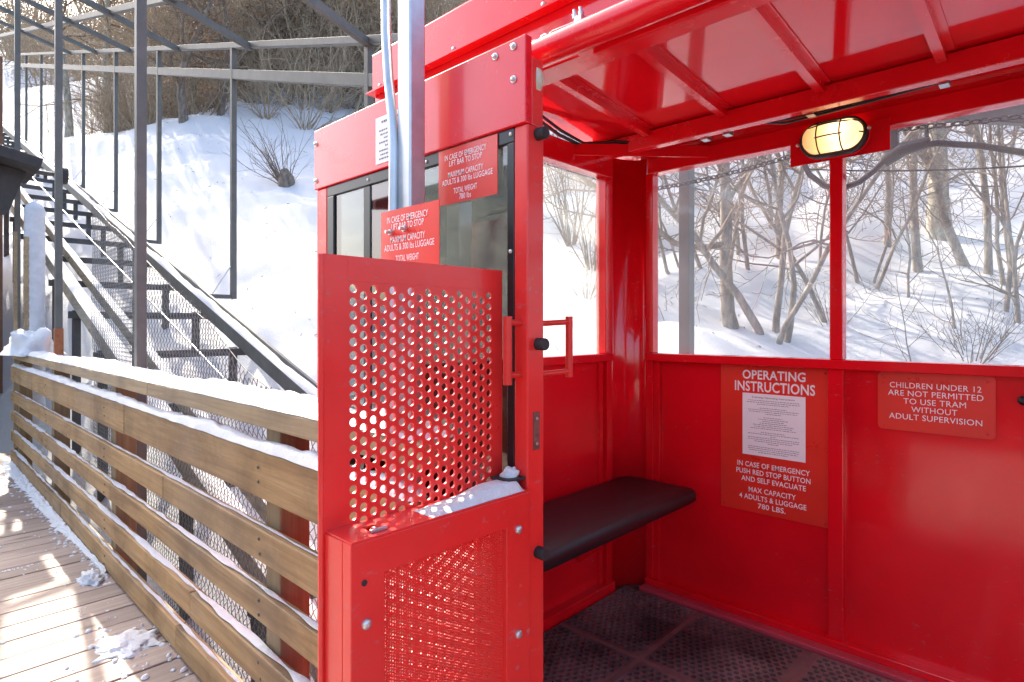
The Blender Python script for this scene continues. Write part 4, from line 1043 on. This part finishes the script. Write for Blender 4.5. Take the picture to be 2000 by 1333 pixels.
shrub(5.97, 12.57, 1.75, 21, 'lone dark shrub fanning out of the snowfield', 30, .75, .011, lean=(-.15, .45), kids=4)
snow_l = None
stump = thing('tree_stump', (5.97, 12.57, ground_z(5.97, 12.57)), 'dark mossy stump at the foot of the lone fan shaped shrub', 'stump'); stump['origin'] = tuple(stump.location)
mb = MB(); mb.tube([(5.97, 12.57, ground_z(5.97, 12.57)-.2), (5.97, 12.57, ground_z(5.97, 12.57)+.12), (5.93, 12.6, ground_z(5.97, 12.57)+.30)], [.2, .17, .08], 10); mb.build('stump_wood', M['bark'], stump)
rng = random.Random(19)
TH = 'brown thickets along the top of the snowfield'; LTH = 'dense brown leafless thicket at the wood edge above the snowfield'
PX = None
for k in range(60):
    y = rng.uniform(17.5, 30); x = rng.uniform(4.6, 16)
    if 0.345*y + 0.42*x < 9.2: y += 4
    mb_name = 'thicket_shrub'
    if PX is None:
        PX = [shrub_data(300+q, 2.3, 22, .9, .013, 7, (0, 0), .17) .build('thicket_shrub', M['twig_forest']) for q in range(4)]
    o = PX[k] if k < 4 else PX[k % 4].copy()
    if k >= 4: COL.objects.link(o)
    o.location = (x, y, ground_z(x, y)); o.rotation_euler = (0, 0, rng.uniform(0, 6.28)); q = rng.uniform(.7, 1.6); o.scale = (q, q, q)
    tag(o, LTH, 'shrub', TH)
TK = 'pale slim trunks standing in the brown wood'; LTK = 'pale slim trunk among its likes standing in the brown wood on the hill'
for k in range(16):
    y = rng.uniform(24, 33); x = rng.uniform(6.5, 17)
    if 0.345*y + 0.42*x < 11.2: x += 4
    tree('slim_tree', 'aspen', 64 if k % 2 else 62, x, y, 6.0 if k % 2 else 6.5, .05, LTK, TK, rot=rng.uniform(0, 6.28), sc=rng.uniform(1.1, 1.7))
# fallen twigs and leaf scraps on the snow
mb = MB(); rl = random.Random(16)
for k in range(1100):
    x = rl.uniform(2.8, 14); y = rl.uniform(-3, 21); z = ground_z(x, y)+.006; a = rl.uniform(0, 6.28); L = rl.uniform(.01, .07); c, s_ = math.cos(a)*L, math.sin(a)*L
    p = [(x, y, z), (x+c*.5, y+s_*.5, ground_z(x+c*.5, y+s_*.5)+.012), (x+c, y+s_, ground_z(x+c, y+s_)+.006)]
    mb.tube(p, rl.uniform(.002, .006), 3, False)
tag(mb.build('forest_litter', M['twig']), 'fallen twigs and leaf scraps strewn over the snow', 'litter', None, 'stuff')
# orange dead leaves still hanging on the oak at the snowfield's edge
mb = MB(); rl = random.Random(6)
for c in range(26):
    cx, cy, cz = 6.1+rl.gauss(0, .5), 19.5+rl.gauss(0, .7), ground_z(6.1, 19.6)+rl.uniform(.7, 3.0)
    for i in range(26):
        p = Vector((cx+rl.gauss(0, .16), cy+rl.gauss(0, .16), cz+rl.gauss(0, .12))); a = Vector((rl.gauss(0, 1), rl.gauss(0, 1), rl.gauss(0, 1))).normalized()*.045; b = a.orthogonal().normalized()*.03
        mb.add([p-a, p+b, p+a, p-b], [(0, 1, 2, 3)])
for o in list(COL.objects):
    if o.get('label', '').startswith('dark oak trunk with orange'):
        o['origin'] = tuple(o.location); lv = mb.build('dead_leaves', M['dead_leaf'], o); del o['origin']

# the far wood: too many trunks to count
def forest():
    rng = random.Random(1234); protos = []
    for q in range(8):
        t_, b_ = tree_data('forest', 500+q, 7.5, .085, (rng.uniform(-.1, .1), rng.uniform(-.1, .1)), 1 + q % 3, .25)
        t_.add(b_.v, b_.f, True); protos.append(t_)
    V, F, n0 = [], [], 0
    def put(x, y, s_):
        nonlocal n0
        p = protos[rng.randrange(8)]; v = np.array([tuple(q) for q in p.v], dtype=np.float32); a = rng.uniform(0, 6.28)
        c, s2 = math.cos(a), math.sin(a); w = np.empty_like(v)
        w[:, 0] = (v[:, 0]*c - v[:, 1]*s2)*s_ + x; w[:, 1] = (v[:, 0]*s2 + v[:, 1]*c)*s_ + y; w[:, 2] = v[:, 2]*s_ + ground_z(x, y) - .1
        V.append(w); F.extend([tuple(i+n0 for i in f) for f in p.f]); n0 += len(v)
    for k in range(400):
        y = 22 + 75*rng.random()**1.4; x = rng.uniform(5.5, 12 + y*0.62)
        if 0.345*y + 0.42*x < 11.0: continue
        put(x, y, rng.uniform(.6, 1.1)*(1 + max(0, y-40)/110))
    for k in range(85):
        y = rng.uniform(18.5, 24.5); x = rng.uniform(8.2, 17) + (24.5-y)*.45; put(x, y, rng.uniform(.6, .86))
    for k in range(90):
        x = rng.uniform(24, 60); y = rng.uniform(-26, 30); put(x, y, rng.uniform(.7, 1.3))
    me = bpy.data.meshes.new('far_wood'); me.from_pydata(np.concatenate(V).tolist(), [], F); me.materials.append(M['twig_forest']); me.update()
    o = bpy.data.objects.new('far_wood', me); COL.objects.link(o); return tag(o, 'leafless tan wood covering the hill behind', 'wood', None, 'stuff')
forest()

# ------------------------------------------------------------------ chain and cables hung behind the tram
def chain(x, pts, label):
    root = thing('hanging_chain', pts[0], label, 'chain'); mb = MB(); P = [Vector(p) for p in pts]
    L = sum((b-a).length for a, b in zip(P, P[1:])); n = int(L/0.024); 
    def at(s):
        for a, b in zip(P, P[1:]):
            l = (b-a).length
            if s <= l: return a.lerp(b, s/l), (b-a).normalized()
            s -= l
        return P[-1], (P[-1]-P[-2]).normalized()
    for i in range(n):
        c, d = at(L*(i+.5)/n); u = d.orthogonal().normalized(); u.rotate(Matrix.Rotation(math.pi/2*(i % 2)+.4, 3, d))
        ring = [c + d*(math.cos(t)*0.0165) + u*(math.sin(t)*0.010) for t in [2*math.pi*q/10 for q in range(11)]]
        mb.tube(ring, 0.0032, 5, False)
    mb.build('links', M['chain'], root); return root
chain(2.5, sag((2.50, 1.62, 0.66), (2.50, 0.80, 0.69), 0.02), 'rusty brown chain sagging across the top of the left far window')
chain(2.5, sag((2.50, 0.52, 0.72), (2.50, -0.10, 0.66), 0.008), 'rusty brown chain running from the cable hub across the right far window')
hub = thing('cable_hub', (2.50, 0.47, 0.66), 'dark junction of cable clamps behind the lamp plate', 'clamp')
mb = MB(); mb.box(2.485, 2.515, 0.455, 0.505, 0.64, 0.73); mb.tube([(2.5, 0.50, 0.60), (2.5, 0.44, 0.635), (2.5, 0.36, 0.645)], [0.022, 0.026, 0.018], 10); mb.tube([(2.5, .37, .64), (2.5, .37, .69)], .006, 6)
mb.build('clamp_body', M['cable'], hub)
cb = MB(); cb.tube([(2.5, 0.79, 0.68), (2.5, 0.755, 0.60), (2.5, 0.70, 0.545), (2.5, 0.64, 0.525), (2.5, 0.58, 0.54), (2.5, 0.53, 0.575), (2.5, 0.49, 0.615), (2.5, 0.42, 0.64), (2.5, 0.34, 0.635), (2.5, 0.22, 0.60), (2.5, 0.05, 0.53), (2.5, -0.3, 0.40)], 0.011, 10)
tag(cb.build('power_cable', M['cable']), 'thick black cable looping below the lamp plate and across the right far window', 'cable')
cb = MB(); cb.tube(sag((2.52, 0.78, 0.63), (2.52, -0.1, 0.50), 0.02), 0.003, 6); tag(cb.build('thin_wire', M['cable']), 'thin dark wire slanting across the top of the right far window', 'wire')
